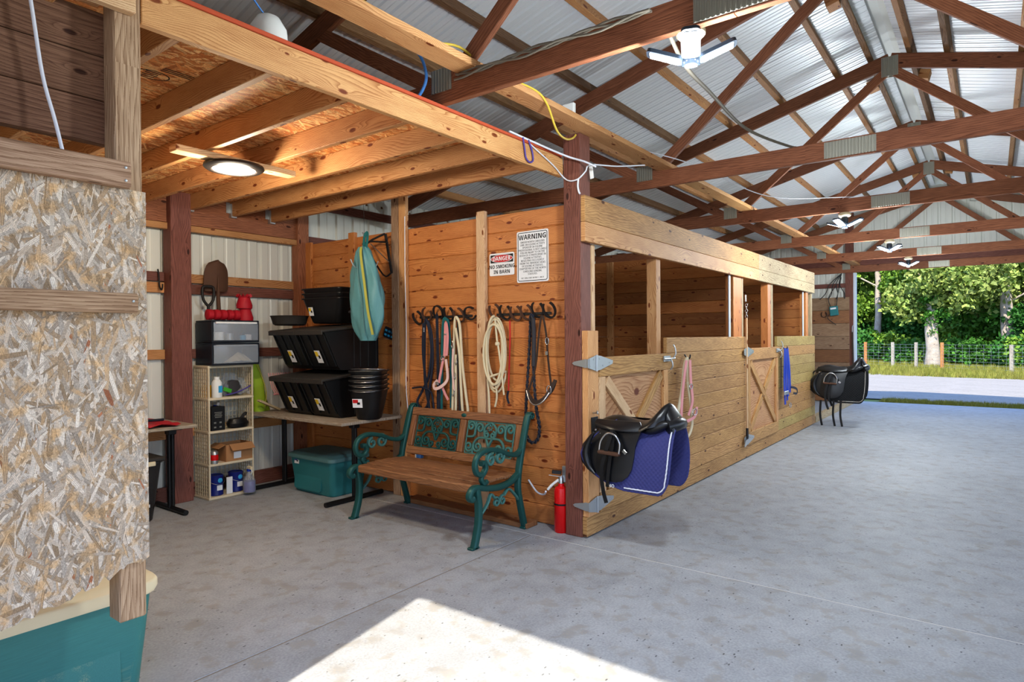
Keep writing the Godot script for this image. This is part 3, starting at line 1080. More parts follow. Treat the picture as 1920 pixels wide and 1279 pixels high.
func build_stalls() -> void:
	var s := struct("wall_stall")
	# corner post of the aisle
	part("corner_post", span(Vector3(-0.178, 0, -0.14), Vector3(-0.039, 2.86, 0.0), 0.9, 1.0, 0.004), M.post_wood, s)
	# top rails, in two lengths
	for r: Array in [[2.232, 2.416, "stall_pine", "grey_pine"], [2.092, 2.230, "pine", "grey_pine"]]:
		part("top_rail", span(Vector3(-0.037, r[0], 0.0), Vector3(0.0, r[1], -4.15), 0.9, 1.0), M[r[2]], s)
		part("top_rail", span(Vector3(-0.037, r[0], -4.153), Vector3(0.0, r[1], -7.185), 0.9, 1.0), M[r[3]], s)
	part("base_board", span(Vector3(-0.037, 0.01, 0.0), Vector3(0.0, 0.148, -7.18), 0.75, 0.85), M.stall_pine, s)
	for pz: Array in [[-1.385, -3.615, "stall_pine"], [-4.95, -7.185, "stall_pine"]]:
		for i in 9:
			var y0 := 0.151 + 0.1398 * i
			var m: StandardMaterial3D = M.stall_pine if pz[0] > -2.0 or rng.randf() < 0.35 else M.moss_pine
			part("board", span(Vector3(-0.037, y0, pz[0]), Vector3(0.0, y0 + 0.1385, pz[1]), 0.78, 1.0, 0.006), m, s)
	# uprights
	part("upright", span(Vector3(-0.037, 0.15, -0.005), Vector3(0.012, 1.463, -0.155), 0.95, 1.0), M.pine, s)
	part("upright", span(Vector3(-0.065, 0.15, -0.157), Vector3(-0.038, 2.09, -0.20), 0.9, 1.0), M.pale_pine, s)
	part("upright", span(Vector3(-0.127, 0.1, -1.255), Vector3(-0.038, 2.09, -1.345), 0.9, 1.0), M.pine, s)
	for u: Array in [[-3.30, -3.60, "cedar"], [-4.66, -4.80, "cedar"], [-6.75, -6.9, "cedar"], [-4.82, -4.90, "grey_pine"], [-3.605, -3.65, "grey_pine"], [-7.10, -7.18, "grey_pine"]]:
		part("upright", span(Vector3(-0.127, 0.1, u[0]), Vector3(-0.038, 2.09, u[1]), 0.85, 1.0), M[u[2]], s)
	for z: float in [-3.2, -6.62]:
		part("cover_strip", Mb.new().box(Vector3(-0.05, 1.74, z), Vector3(0.012, 0.7, 0.05), 0.002), M.trim_white, s)
	# dividers inside the stalls
	for d: Array in [["wall_divider_near", -3.64, 2.40], ["wall_divider_far", -7.14, 2.40]]:
		var w := struct(d[0])
		for i in 17:
			var y0 := 0.005 + 0.1412 * i
			part("board", span(Vector3(-3.35, y0, d[1] - 0.038), Vector3(-0.13, y0 + 0.1396, d[1]), 0.5, 1.0, 0.006), M.cedar, w)
		part("stud", span(Vector3(-1.80, 0, d[1] + 0.001), Vector3(-1.71, 2.40, d[1] + 0.04)), M.joist_wood, w)
	# doors
	var doors := [[-0.165, -1.375, 0.95], [-3.655, -4.945, 0.85]]
	for k in 2:
		var q: Array = doors[k]
		var dr := struct("door_%d" % (k + 1))
		var z0: float = q[0]
		var z1: float = q[1]
		part("panel", span(Vector3(-0.03, 0.16, z0), Vector3(-0.012, 1.27, z1), 0.95, 1.0), M.door_ply, dr)
		part("rail", span(Vector3(-0.012, 1.13, z0), Vector3(0.016, 1.27, z1), 0.9, 1.0), M.stall_pine, dr)
		part("rail", span(Vector3(-0.012, 0.155, z0), Vector3(0.016, 0.29, z1), 0.9, 1.0), M.stall_pine, dr)
		part("stile", span(Vector3(-0.012, 0.292, z0), Vector3(0.015, 1.128, z0 - 0.09), 0.9, 1.0), M.pale_pine if k == 0 else M.stall_pine, dr)
		part("stile", span(Vector3(-0.012, 0.292, z1), Vector3(0.015, 1.128, z1 + 0.09), 0.9, 1.0), M.pine, dr)
		var A := Vector3(-0.001, 1.10, z0 - 0.12)
		var B := Vector3(-0.001, 0.32, z1 + 0.12)
		part("brace", wbar(A, B, 0.026, 0.085, Vector3(1, 0, 0).cross(B - A).normalized(), 0.9, 1.0), M.pale_pine if k == 0 else M.stall_pine, dr)
		var A2 := Vector3(-0.0015, 1.10, z1 + 0.12)
		var B2 := Vector3(-0.0015, 0.32, z0 - 0.12)
		var mid := (A2 + B2) / 2
		var dd := (B2 - A2).normalized()
		part("brace", wbar(A2, mid - dd * 0.06, 0.025, 0.085, Vector3(1, 0, 0).cross(dd).normalized(), 0.9, 1.0), M.stall_pine, dr)
		part("brace", wbar(mid + dd * 0.06, B2, 0.025, 0.085, Vector3(1, 0, 0).cross(dd).normalized(), 0.8, 1.0), M.stall_pine, dr)
		hinge(dr, 1.232, z0 + 0.06)
		hinge(dr, 0.225, z0 + 0.06)
		# bolt latch at the free side
		var lt := Mb.new().box(Vector3(0.022, 1.225, z1 + 0.04), Vector3(0.012, 0.05, 0.14), 0.003)
		lt.rod(Vector3(0.036, 1.225, z1 + 0.13), Vector3(0.036, 1.225, z1 - 0.10), 0.008)
		lt.tube(curve(pv([[0.036, 1.225, z1 + 0.01], [0.06, 1.20, z1 + 0.02], [0.065, 1.16, z1 + 0.02], [0.045, 1.13, z1 + 0.02]]), 4), 0.007)
		lt.tube(curve(pv([[0.03, 1.22, z1 - 0.06], [0.055, 1.26, z1 - 0.07], [0.05, 1.31, z1 - 0.075], [0.035, 1.345, z1 - 0.07]]), 4), 0.006)
		part("latch", lt, M.galvanised, dr)
	# bent tips of the first door's hinges round the corner post
	for y: float in [1.232, 0.225]:
		var h := Mb.new().prism(p2([-0.045, -0.03, -0.14, -0.012, -0.155, 0.0, -0.14, 0.012, -0.045, 0.03]), 0.004, Transform3D(Basis.IDENTITY, Vector3(0.045, y, 0.004)))
		h.box(Vector3(0.01, y, 0.004), Vector3(0.05, 0.06, 0.004), 0.001)
		part("hinge_tip", h, M.galvanised, s)

func build_partition() -> void:
	var w := struct("wall_partition")
	part("post", span(Vector3(-0.269, 0.42, 2.83), Vector3(-0.18, 3.05, 2.92), 0.95, 1.0, 0.005), M.treated_post, w)
	# weathered strand board with a torn lower edge
	var g := RandomNumberGenerator.new()
	g.seed = 8
	var out := PackedVector2Array([Vector2(2.825, 1.953), Vector2(2.825, 0.635)])
	var z := 2.84
	while z < 3.6:
		var y := lerpf(0.63, 0.44, clampf((z - 2.835) / 0.78, 0, 1)) + g.randf_range(-0.014, 0.014)
		out.append(Vector2(z, y))
		z += g.randf_range(0.006, 0.022)
	out.append(Vector2(3.62, 0.44))
	out.append(Vector2(3.62, 1.953))
	var b := Mb.new()
	b.prism(out, 0.012, Transform3D(Basis(Vector3(0, 0, 1), Vector3.UP, Vector3(-1, 0, 0)), Vector3(-0.166, 0, 0)))
	part("osb_panel", b, M.osb_grey, w)
	part("batten", span(Vector3(-0.166, 1.953, 2.886), Vector3(-0.128, 2.042, 3.62), 0.85, 1.0, 0.004), M.weathered, w)
	part("batten", span(Vector3(-0.165, 1.515, 2.868), Vector3(-0.128, 1.584, 3.62), 0.9, 1.0, 0.004), M.weathered, w)
	part("batten", span(Vector3(-0.179, 2.575, 2.86), Vector3(-0.141, 2.70, 3.62), 0.95, 1.0, 0.004), M.pale_pine, w)
	for i in 3:
		var y0 := 2.122 + 0.158 * i
		part("board", span(Vector3(-0.308, y0, 2.90), Vector3(-0.270, y0 + 0.155, 3.66), 0.7, 1.0, 0.004), M.barn_board, w)
	# nails
	for q: Array in [[-0.127, 1.556, 2.885], [-0.127, 2.02, 2.905], [-0.127, 1.975, 2.905]]:
		part("nail", Mb.new().lathe(p2([0.0, 0.002, 0.004, 0.0015, 0.005, 0.0]), Vector3(q[0], q[1], q[2]), 8, Basis(Vector3(0, 0, 1), -PI / 2)), M.galvanised, w)
	var c := Mb.new().tube(curve(pv([[-0.235, 2.72, 3.17], [-0.225, 2.52, 3.145], [-0.23, 2.3, 3.115], [-0.215, 2.15, 3.085], [-0.2, 2.0, 3.06], [-0.19, 1.9, 3.05]]), 5), 0.006, 8)
	single("extension_cord", c, M.white_cable, "white cord hanging down in front of dark weathered boards", "cord")

# four-armed LED barn light on a porcelain holder under a chord; face tilts outward
func barn_light(at: Vector3, label: String, turn: float, base_h: float) -> Node3D:
	var t := thing("barn_light", label, "light", at, turn, "four-panel LED lights under the trusses")
	part("holder", Mb.new().lathe(p2([0.0, 0.0, 0.05, 0.0, 0.062, 0.012, 0.062, 0.028, 0.05, 0.034, 0.05, base_h, 0.0, base_h]), Vector3(0, -base_h, 0), 24), M.cream_plastic, t)
	part("hub", Mb.new().lathe(p2([0.0, -0.125, 0.028, -0.12, 0.034, -0.10, 0.034, -0.02, 0.024, 0.0, 0.0, 0.0]), Vector3(0, -base_h, 0), 20), M.fixture_dark, t)
	for k in 4:
		var bas := Basis(Vector3.UP, PI / 2 * k + 0.35) * Basis(Vector3(0, 0, 1), 0.36)
		var cen := Vector3(0, -base_h - 0.10, 0)
		var arm := Mb.new()
		var xf := Transform3D(bas * Basis(Vector3(1, 0, 0), PI / 2), cen + bas * Vector3(0.115, 0, 0))
		arm.prism(rrect(0.16, 0.078, 0.02, 5), 0.016, xf)
		arm.rod(cen + bas * Vector3(0.02, -0.008, -0.02), cen + bas * Vector3(0.02, -0.008, 0.02), 0.009)
		var a := part("arm", arm, M.fixture_dark, t)
		var f := Mb.new()
		for i in 2:
			for j in 5:
				f.box(cen + bas * Vector3(0.063 + j * 0.026, -0.018, -0.014 + i * 0.028), Vector3(0.024, 0.004, 0.026), 0.001, bas)
		part("led_panel", f, M.led_face, a)
	var o := OmniLight3D.new()
	o.name = "barn_lamp_light"
	o.position = Vector3(0, -base_h - 0.19, 0)
	o.light_energy = LED_ENERGY
	o.light_color = Color(0.93, 0.97, 1.0)
	o.light_size = 0.12
	o.omni_range = 30.0
	o.omni_attenuation = 2.0
	o.shadow_enabled = true
	t.add_child(o)
	return t

const LED_ENERGY := 2.2
const LOFT_ENERGY := 1.3

func build_lamps() -> void:
	barn_light(Vector3(1.235, 2.85, 1.19), "four-panel LED light on cream holder under the truss by the loft", 0.02, 0.14)
	barn_light(Vector3(1.02, 2.722, -3.68), "four-panel LED light under the truss above the first stall's far end", 0.9, 0.045)
	barn_light(Vector3(1.15, 2.722, -6.21), "four-panel LED light hanging beside a splice plate above the second stall", 0.5, 0.05)
	barn_light(Vector3(1.15, 2.722, -8.65), "four-panel LED light on the truss closest to the far doorway", 0.6, 0.05)
	# flush disc lamp below the loft
	var t := thing("disc_lamp", "round bronze-rimmed disc lamp under the loft joists", "light", Vector3(-1.57, 2.5525, 1.70))
	part("mounting_block", span(Vector3(-0.045, -0.022, -0.42), Vector3(0.045, 0.016, 0.38), 0.95, 1.0), M.pale_pine, t)
	part("rim", Mb.new().lathe(p2([0.0, -0.024, 0.15, -0.024, 0.178, -0.03, 0.18, -0.045, 0.165, -0.056, 0.135, -0.060, 0.128, -0.052, 0.0, -0.052]), Vector3.ZERO, 40), M.bronze, t)
	part("diffuser", Mb.new().lathe(p2([0.127, -0.0525, 0.127, -0.056, 0.09, -0.062, 0.0, -0.066]), Vector3.ZERO, 36), M.lamp_diffuser, t)
	var o := OmniLight3D.new()
	o.name = "disc_lamp_light"
	o.position = Vector3(0, -0.12, 0)
	o.light_energy = LOFT_ENERGY
	o.light_color = Color(1.0, 0.94, 0.84)
	o.light_size = 0.12
	o.omni_range = 20.0
	o.omni_attenuation = 2.0
	o.shadow_enabled = true
	t.add_child(o)

# points of a scroll that winds in from (cx,cy): radius r0 down to r1
func scroll(cx: float, cy: float, r0: float, r1: float, a0: float, turns: float, n := 22) -> Array:
	var r := []
	for i in n + 1:
		var t := float(i) / n
		var a := a0 + turns * TAU * t
		var q := lerpf(r0, r1, pow(t, 0.8))
		r.append(Vector2(cx + cos(a) * q, cy + sin(a) * q))
	return r

func flat_bar(b: Mb, pts: Array, z: float, w: float, th: float, xf: Transform3D) -> void:
	var q := PackedVector3Array()
	for p: Vector2 in pts:
		q.append(xf * Vector3(p.x, p.y, z))
	b.sweep(q, PackedVector2Array([Vector2(-w / 2, -th * 0.35), Vector2(-w * 0.25, -th / 2), Vector2(w * 0.25, -th / 2), Vector2(w / 2, -th * 0.35), Vector2(w / 2, th * 0.35), Vector2(w * 0.25, th / 2), Vector2(-w * 0.25, th / 2), Vector2(-w / 2, th * 0.35)]), xf.basis.z.normalized())

func curve2(a: Array, per := 6) -> Array:
	var q := PackedVector3Array()
	for i in range(0, a.size(), 2):
		q.append(Vector3(a[i], a[i + 1], 0))
	var r := []
	for p in curve(q, per):
		r.append(Vector2(p.x, p.y))
	return r

func build_bench() -> void:
	# local frame: x along the bench, z towards the sitter, origin on the floor at the middle of the back feet
	var t := thing("garden_bench", "green cast-iron and wood garden bench with scrolled back panels", "bench", Vector3(-1.125, 0, 0.05))
	var half := 0.62
	# seat slats
	for k in 6:
		var z := 0.10 + 0.083 * k
		var b := Mb.new()
		b.uo = Vector2(rf(0, 8), rf(0, 8))
		var q := rf(0.8, 1.0)
		b.tint = Color(q, q, q)
		b.box(Vector3(0, 0.405 + 0.012 * sin(k * 0.6), z), Vector3(half * 2 - 0.03, 0.022, 0.076), 0.004)
		part("seat_slat", b, M.bench_wood, t)
	part("front_slat", span(Vector3(-half + 0.015, 0.36, 0.535), Vector3(half - 0.015, 0.415, 0.56), 0.9, 1.0, 0.008), M.bench_wood, t)
	# end frames (drawn in the zy plane)
	for s: float in [-1.0, 1.0]:
		var xf := Transform3D(Basis(Vector3(0, 0, 1), Vector3.UP, Vector3(-1, 0, 0)), Vector3(s * half, 0, 0))
		var fr := Mb.new()
		# leg curves and back upright
		flat_bar(fr, curve2([0.585, 0.0, 0.565, 0.05, 0.535, 0.16, 0.53, 0.28, 0.545, 0.36, 0.55, 0.40]), 0, 0.046, 0.05, xf)
		flat_bar(fr, curve2([0.0, 0.0, 0.02, 0.06, 0.06, 0.2, 0.085, 0.32, 0.07, 0.45, 0.03, 0.60, -0.02, 0.76, -0.05, 0.83]), 0, 0.04, 0.05, xf)
		# foot pads
		fr.box(xf * Vector3(0.588, 0.008, 0), Vector3(0.05, 0.016, 0.075), 0.004)
		fr.box(xf * Vector3(-0.002, 0.008, 0), Vector3(0.05, 0.016, 0.075), 0.004)
		# seat rail that rises to the front scroll
		flat_bar(fr, curve2([0.075, 0.42, 0.18, 0.375, 0.32, 0.365, 0.46, 0.385, 0.55, 0.405, 0.60, 0.395, 0.625, 0.36, 0.605, 0.335, 0.585, 0.345]), 0, 0.04, 0.046, xf)
		# armrest: sweep from the back and scroll at the front
		flat_bar(fr, curve2([0.03, 0.60, 0.10, 0.565, 0.20, 0.58, 0.32, 0.625, 0.44, 0.645, 0.53, 0.62, 0.565, 0.56, 0.545, 0.50, 0.49, 0.485, 0.455, 0.52, 0.47, 0.56, 0.505, 0.56]), 0, 0.034, 0.040, xf)
		flat_bar(fr, curve2([0.49, 0.485, 0.50, 0.45, 0.475, 0.42, 0.44, 0.43]), 0, 0.03, 0.034, xf)
		part("end_frame", fr, M.verdigris, t)
		var sc := Mb.new()
		flat_bar(sc, scroll(0.30, 0.575, 0.055, 0.016, PI * 0.5, 1.3), 0, 0.02, 0.03, xf)
		flat_bar(sc, scroll(0.40, 0.57, 0.045, 0.014, PI * 0.5, -1.2), 0, 0.02, 0.03, xf)
		part("arm_scroll", sc, M.verdigris_worn, t)
		sc = Mb.new()
		flat_bar(sc, curve2([0.525, 0.20, 0.44, 0.27, 0.40, 0.33, 0.36, 0.30]), 0, 0.016, 0.026, xf)
		flat_bar(sc, scroll(0.34, 0.265, 0.038, 0.01, PI * 0.3, 1.3), 0, 0.014, 0.024, xf)
		flat_bar(sc, scroll(0.27, 0.265, 0.038, 0.01, PI * 0.7, -1.3), 0, 0.014, 0.024, xf)
		flat_bar(sc, curve2([0.07, 0.22, 0.14, 0.29, 0.20, 0.33, 0.25, 0.30]), 0, 0.016, 0.026, xf)
		part("apron_scroll", sc, M.verdigris_worn, t)
		# top scroll cap
		var cp := Mb.new()
		flat_bar(cp, scroll(-0.078, 0.825, 0.032, 0.008, 0.0, 1.2), 0, 0.016, 0.05, xf)
		part("scroll_cap", cp, M.verdigris, t)
	# backrest: leaning plane, local u along x, v up the lean
	var lean := Transform3D(Basis(Vector3(1, 0, 0), -0.24), Vector3(0, 0.44, 0.045))
	var wood := [[-half + 0.03, half - 0.03, 0.0, 0.065], [-half + 0.03, half - 0.03, 0.33, 0.395], [-half + 0.03, -half + 0.085, 0.067, 0.328], [half - 0.085, half - 0.03, 0.067, 0.328], [-0.03, 0.03, 0.067, 0.328]]
	for k in 5:
		var q: Array = wood[k]
		var b := bd(Vector3((q[0] + q[1]) / 2, (q[2] + q[3]) / 2, 0), Vector3(q[1] - q[0], q[3] - q[2], 0.028), 0.9, 1.0, 0.005)
		part(["back_rail", "back_rail", "back_stile", "back_stile", "back_stile"][k], b, M.bench_wood, t).transform = lean
	var em := Mb.new().lathe(p2([0.0, 0.004, 0.016, 0.003, 0.02, 0.0]), Vector3(0, 0.362, 0.014), 16, Basis(Vector3(1, 0, 0), PI / 2), 1.4, 0.8)
	part("emblem", em, M.verdigris, t).transform = lean
	for s: float in [-1.0, 1.0]:
		var pn := Mb.new()
		var x0 := s * 0.2825
		var I := Transform3D(Basis.IDENTITY, Vector3(x0, 0.1975, 0))
		for m: float in [-1.0, 1.0]:
			var f := Transform3D(Basis(Vector3(m, 0, 0), Vector3.UP, Vector3(0, 0, 1)), I.origin)
			flat_bar(pn, scroll(0.195, 0.085, 0.042, 0.01, PI * 1.0, -1.35), 0, 0.019, 0.018, f)
			flat_bar(pn, scroll(0.195, -0.075, 0.045, 0.01, PI * 1.1, 1.35), 0, 0.019, 0.018, f)
			flat_bar(pn, scroll(0.105, 0.075, 0.045, 0.01, PI * 1.9, 1.35), 0, 0.019, 0.018, f)
			flat_bar(pn, scroll(0.105, -0.07, 0.046, 0.01, PI * 0.1, -1.35), 0, 0.019, 0.018, f)
			flat_bar(pn, scroll(0.03, 0.03, 0.03, 0.008, PI * 0.5, -1.2), 0, 0.017, 0.018, f)
			flat_bar(pn, scroll(0.04, -0.095, 0.028, 0.008, PI * 1.5, 1.2), 0, 0.017, 0.018, f)
			flat_bar(pn, curve2([0.225, 0.0, 0.16, 0.01, 0.15, 0.06, 0.15, 0.12]), 0, 0.018, 0.017, f)
			flat_bar(pn, curve2([0.15, -0.13, 0.15, -0.05, 0.10, 0.0, 0.0, 0.0]), 0, 0.018, 0.017, f)
			flat_bar(pn, curve2([0.0, 0.125, 0.04, 0.10, 0.06, 0.06, 0.02, -0.02, 0.0, -0.06]), 0, 0.018, 0.017, f)
		for k in 7:  # flower at the centre
			var a := TAU * k / 7
			pn.box(I.origin + Vector3(cos(a) * 0.018, 0.085 + sin(a) * 0.018, 0.004), Vector3(0.018, 0.011, 0.012), 0.004, Basis(Vector3(0, 0, 1), a))
		for e: Array in [[-0.232, -0.128, -0.232, 0.128], [0.232, -0.128, 0.232, 0.128], [-0.232, 0.128, 0.232, 0.128], [-0.232, -0.128, 0.232, -0.128]]:
			pn.bar(I.origin + Vector3(e[0], e[1], 0), I.origin + Vector3(e[2], e[3], 0), 0.012, 0.008, Vector3(0, 0, 1))
		var o := part("scroll_panel", pn, M.verdigris_worn if s > 0 else M.verdigris, t)
		o.transform = lean

func text_mesh(parent: Node, txt: String, size: float, cen: Vector3, bas: Basis, m: Material, bold := false) -> void:
	var tm := TextMesh.new()
	tm.text = txt
	var f := SystemFont.new()
	f.font_names = PackedStringArray(["Droid Sans"])
	f.font_weight = 700 if bold else 400
	tm.font = f
	tm.font_size = 32
	tm.pixel_size = size / 24.0
	tm.depth = 0.0006
	tm.curve_step = 2.0
	var o := MeshInstance3D.new()
	o.mesh = tm
	o.material_override = m
	o.name = numbered(parent, "lettering")
	parent.add_child(o, true)
	o.transform = Transform3D(bas, cen)

func build_signs() -> void:
	var t := thing("safety_sign", "small white DANGER no smoking sign screwed to tack wall", "sign", Vector3(-0.835, 2.002, -0.119))
	part("plate", Mb.new().prism(rrect(0.248, 0.178, 0.012), 0.003), M.label_white, t)
	part("header", Mb.new().prism(rrect(0.228, 0.064, 0.003), 0.0008, Transform3D(Basis.IDENTITY, Vector3(0, 0.045, 0.003))), M.ink, t)
	var ov := PackedVector2Array()
	var ov2 := PackedVector2Array()
	for k in 28:
		ov.append(Vector2(cos(TAU * k / 28) * 0.105, sin(TAU * k / 28) * 0.029))
		ov2.append(Vector2(cos(TAU * k / 28) * 0.110, sin(TAU * k / 28) * 0.0315))
	part("oval_edge", Mb.new().prism(ov2, 0.0006, Transform3D(Basis.IDENTITY, Vector3(0, 0.045, 0.0038))), M.label_white, t)
	part("oval", Mb.new().prism(ov, 0.0006, Transform3D(Basis.IDENTITY, Vector3(0, 0.045, 0.0044))), M.label_red, t)
	text_mesh(t, "DANGER", 0.034, Vector3(0, 0.045, 0.0055), Basis.IDENTITY, M.label_white, true)
	text_mesh(t, "NO SMOKING", 0.030, Vector3(0, -0.018, 0.0036), Basis.IDENTITY, M.ink, true)
	text_mesh(t, "IN BARN", 0.030, Vector3(0, -0.060, 0.0036), Basis.IDENTITY, M.ink, true)
	var w := thing("warning_sign", "tall white WARNING equine law sign next to corner post", "sign", Vector3(-0.536, 2.041, -0.119))
	part("plate", Mb.new().prism(rrect(0.296, 0.395, 0.014), 0.003), M.label_white, w)
	var fr := Mb.new()
	var ring := PackedVector3Array()
	for p in rrect(0.272, 0.371, 0.014):
		ring.append(Vector3(p.x, p.y, 0.0034))
	fr.strap(ring, 0.005, 0.001, Vector3(0, 0, 1), true)
	part("border", fr, M.ink, w)
	text_mesh(w, "WARNING", 0.040, Vector3(0, 0.150, 0.0036), Basis.IDENTITY, M.ink, true)
	var lines := ["UNDER NORTH CAROLINA", "LAW, AN EQUINE ACTIVITY", "SPONSOR OR EQUINE", "PROFESSIONAL IS NOT LIABLE", "FOR AN INJURY TO OR THE", "DEATH OF A PARTICIPANT IN", "EQUINE ACTIVITIES", "RESULTING EXCLUSIVELY", "FROM THE INHERENT RISKS", "OF EQUINE ACTIVITIES.", "CHAPTER 99E OF THE NORTH", "CAROLINA GENERAL", "STATUTES"]
	for i in lines.size():
		text_mesh(w, lines[i], 0.0145, Vector3(0, 0.112 - 0.0205 * i, 0.0036), Basis.IDENTITY, M.ink)
	text_mesh(w, "N.C. GEN. STAT. §§ 99E-1 - 99E-9", 0.011, Vector3(0, -0.165, 0.0036), Basis.IDENTITY, M.ink)

func horseshoe(b: Mb, at: Vector3, turn: float, tilt: float) -> void:
	var q := PackedVector3Array()
	var bas := Basis(Vector3(1, 0, 0), tilt) * Basis(Vector3(0, 0, 1), turn)
	for i in 19:
		var a := deg_to_rad(lerpf(-235.0, 55.0, i / 18.0))
		q.append(at + bas * Vector3(cos(a) * 0.052, sin(a) * 0.062, 0))
	b.strap(q, 0.011, 0.020, bas * Vector3(0, 0, 1))

func hang(pts: Array, r: float, m: StandardMaterial3D, called: String, parent: Node, seg := 8) -> MeshInstance3D:
	return part(called, Mb.new().tube(curve(pv(pts), 5), r, seg), m, parent)

func web(pts: Array, w: float, m: StandardMaterial3D, called: String, parent: Node, th := 0.004) -> MeshInstance3D:
	return part(called, Mb.new().strap(curve(pv(pts), 4), w, th, Vector3(0, 0, 1)), m, parent)

func ring(parent: Node, at: Vector3, R: float, r := 0.003, sx := 1.0, bas := Basis.IDENTITY, m: StandardMaterial3D = null) -> void:
	var q := PackedVector3Array()
	for i in 16:
		q.append(at + bas * Vector3(cos(TAU * i / 16) * R * sx, sin(TAU * i / 16) * R, 0))
	part("ring", Mb.new().tube(q, r, 6, true), M.steel if m == null else m, parent)

func build_tack() -> void:
	# racks of welded horseshoes
	var g := RandomNumberGenerator.new()
	g.seed = 3
	var racks := [["welded horseshoe rack left of the pale stud", [[-1.752, 1.60, 0.3], [-1.640, 1.625, -0.5], [-1.506, 1.635, 3.0], [-1.384, 1.625, 0.0], [-1.268, 1.61, 0.4], [-1.145, 1.62, -1.4]]], ["welded horseshoe rack between pale stud and corner post", [[-0.885, 1.63, 0.2], [-0.780, 1.62, -0.1], [-0.675, 1.61, 0.1], [-0.575, 1.615, 0.15], [-0.470, 1.63, -0.1], [-0.365, 1.625, 0.2]]]]
	for r: Array in racks:
		var t := thing("horseshoe_rack", r[0], "hook rack", Vector3.ZERO, 0.0)
		for p: Array in r[1]:
			var b := Mb.new()
			horseshoe(b, Vector3(p[0], p[1], -0.085), p[2], 0.35)
			part("horseshoe", b, M.iron if g.randf() < 0.6 else M.rust, t)
		var a: Array = r[1][0]
		var z: Array = r[1][5]
		part("back_bar", Mb.new().box(Vector3((a[0] + z[0]) / 2, 1.60, -0.112), Vector3(z[0] - a[0], 0.02, 0.014), 0.002), M.iron, t)
	# black halter with lead
	var t := thing("black_halter", "dark navy rope halter with knotted lead beside the timber post", "halter")
	hang([[-1.60, 0.80, -0.07], [-1.66, 1.05, -0.075], [-1.655, 1.35, -0.07], [-1.635, 1.555, -0.06], [-1.605, 1.555, -0.055], [-1.575, 1.35, -0.07], [-1.61, 1.10, -0.075], [-1.70, 0.95, -0.075], [-1.755, 0.86, -0.075], [-1.69, 0.80, -0.07], [-1.62, 0.84, -0.065], [-1.60, 0.98, -0.07], [-1.56, 1.22, -0.07], [-1.565, 1.45, -0.065], [-1.60, 1.56, -0.06]], 0.011, M.navy_web, "rope", t)
	web([[-1.645, 1.55, -0.05], [-1.66, 1.3, -0.055], [-1.63, 1.05, -0.055], [-1.60, 0.87, -0.055], [-1.58, 0.79, -0.05]], 0.028, M.navy_web, "strap", t)
	hang([[-1.84, 0.975, -0.1], [-1.76, 0.985, -0.08], [-1.66, 0.99, -0.05], [-1.57, 0.95, -0.06], [-1.54, 0.80, -0.06]], 0.008, M.navy_web, "noseband", t)
	ring(t, Vector3(-1.55, 0.785, -0.055), 0.022)
	part("buckle", Mb.new().box(Vector3(-1.645, 1.49, -0.047), Vector3(0.018, 0.04, 0.004), 0.002), M.steel, t)
	# navy web lead
	t = thing("navy_lead", "flat navy web lead strap hanging beside the teal strap", "strap")
	web([[-1.515, 0.775, -0.085], [-1.512, 1.2, -0.085], [-1.505, 1.575, -0.07], [-1.495, 1.575, -0.06], [-1.487, 1.2, -0.06], [-1.482, 0.78, -0.06]], 0.03, M.navy_web, "strap", t)
	# teal web lead
	t = thing("teal_lead", "teal web lead strap looped over its horseshoe hook", "strap")
	web([[-1.462, 0.775, -0.07], [-1.452, 1.1, -0.07], [-1.435, 1.4, -0.06], [-1.41, 1.565, -0.05], [-1.38, 1.575, -0.05], [-1.355, 1.52, -0.055], [-1.345, 1.2, -0.065], [-1.345, 0.83, -0.065]], 0.026, M.teal_web, "strap", t)
	# pink halter
	t = thing("pink_halter", "pale pink web halter with brass buckle hung on tack wall", "halter")
	web([[-1.395, 1.26, -0.04], [-1.385, 1.40, -0.04], [-1.375, 1.53, -0.035], [-1.36, 1.53, -0.033], [-1.355, 1.42, -0.04], [-1.37, 1.27, -0.04]], 0.024, M.pink_web, "crown_strap", t)
	web([[-1.40, 1.25, -0.035], [-1.43, 1.14, -0.035], [-1.455, 1.04, -0.035]], 0.024, M.pink_web, "cheek_strap", t)
	web([[-1.375, 1.24, -0.037], [-1.36, 1.12, -0.04], [-1.365, 1.06, -0.035], [-1.42, 1.01, -0.025], [-1.485, 0.99, -0.02], [-1.51, 1.02, -0.03], [-1.47, 1.06, -0.035]], 0.026, M.pale_pink, "noseband", t)
	web([[-1.43, 1.02, -0.04], [-1.39, 0.95, -0.04], [-1.355, 0.90, -0.04]], 0.022, M.pink_web, "chin_strap", t)
	ring(t, Vector3(-1.405, 1.25, -0.03), 0.02)
	part("buckle", Mb.new().box(Vector3(-1.465, 1.035, -0.022), Vector3(0.035, 0.028, 0.005), 0.002), M.steel, t)
	part("keeper", Mb.new().box(Vector3(-1.376, 1.45, -0.034), Vector3(0.03, 0.01, 0.006), 0.002), M.steel, t)
	# cream lead rope
	t = thing("cream_rope", "thick cream cotton lead rope doubled beside the braided strap", "rope")
	hang([[-1.325, 0.80, -0.06], [-1.315, 1.1, -0.065], [-1.30, 1.4, -0.06], [-1.275, 1.57, -0.045], [-1.245, 1.58, -0.04], [-1.225, 1.5, -0.05], [-1.21, 1.2, -0.06], [-1.175, 0.95, -0.06], [-1.155, 0.82, -0.06], [-1.17, 0.765, -0.055], [-1.205, 0.80, -0.055], [-1.225, 1.05, -0.055], [-1.235, 1.3, -0.05], [-1.27, 1.5, -0.045]], 0.0115, M.cream_rope, "rope", t)
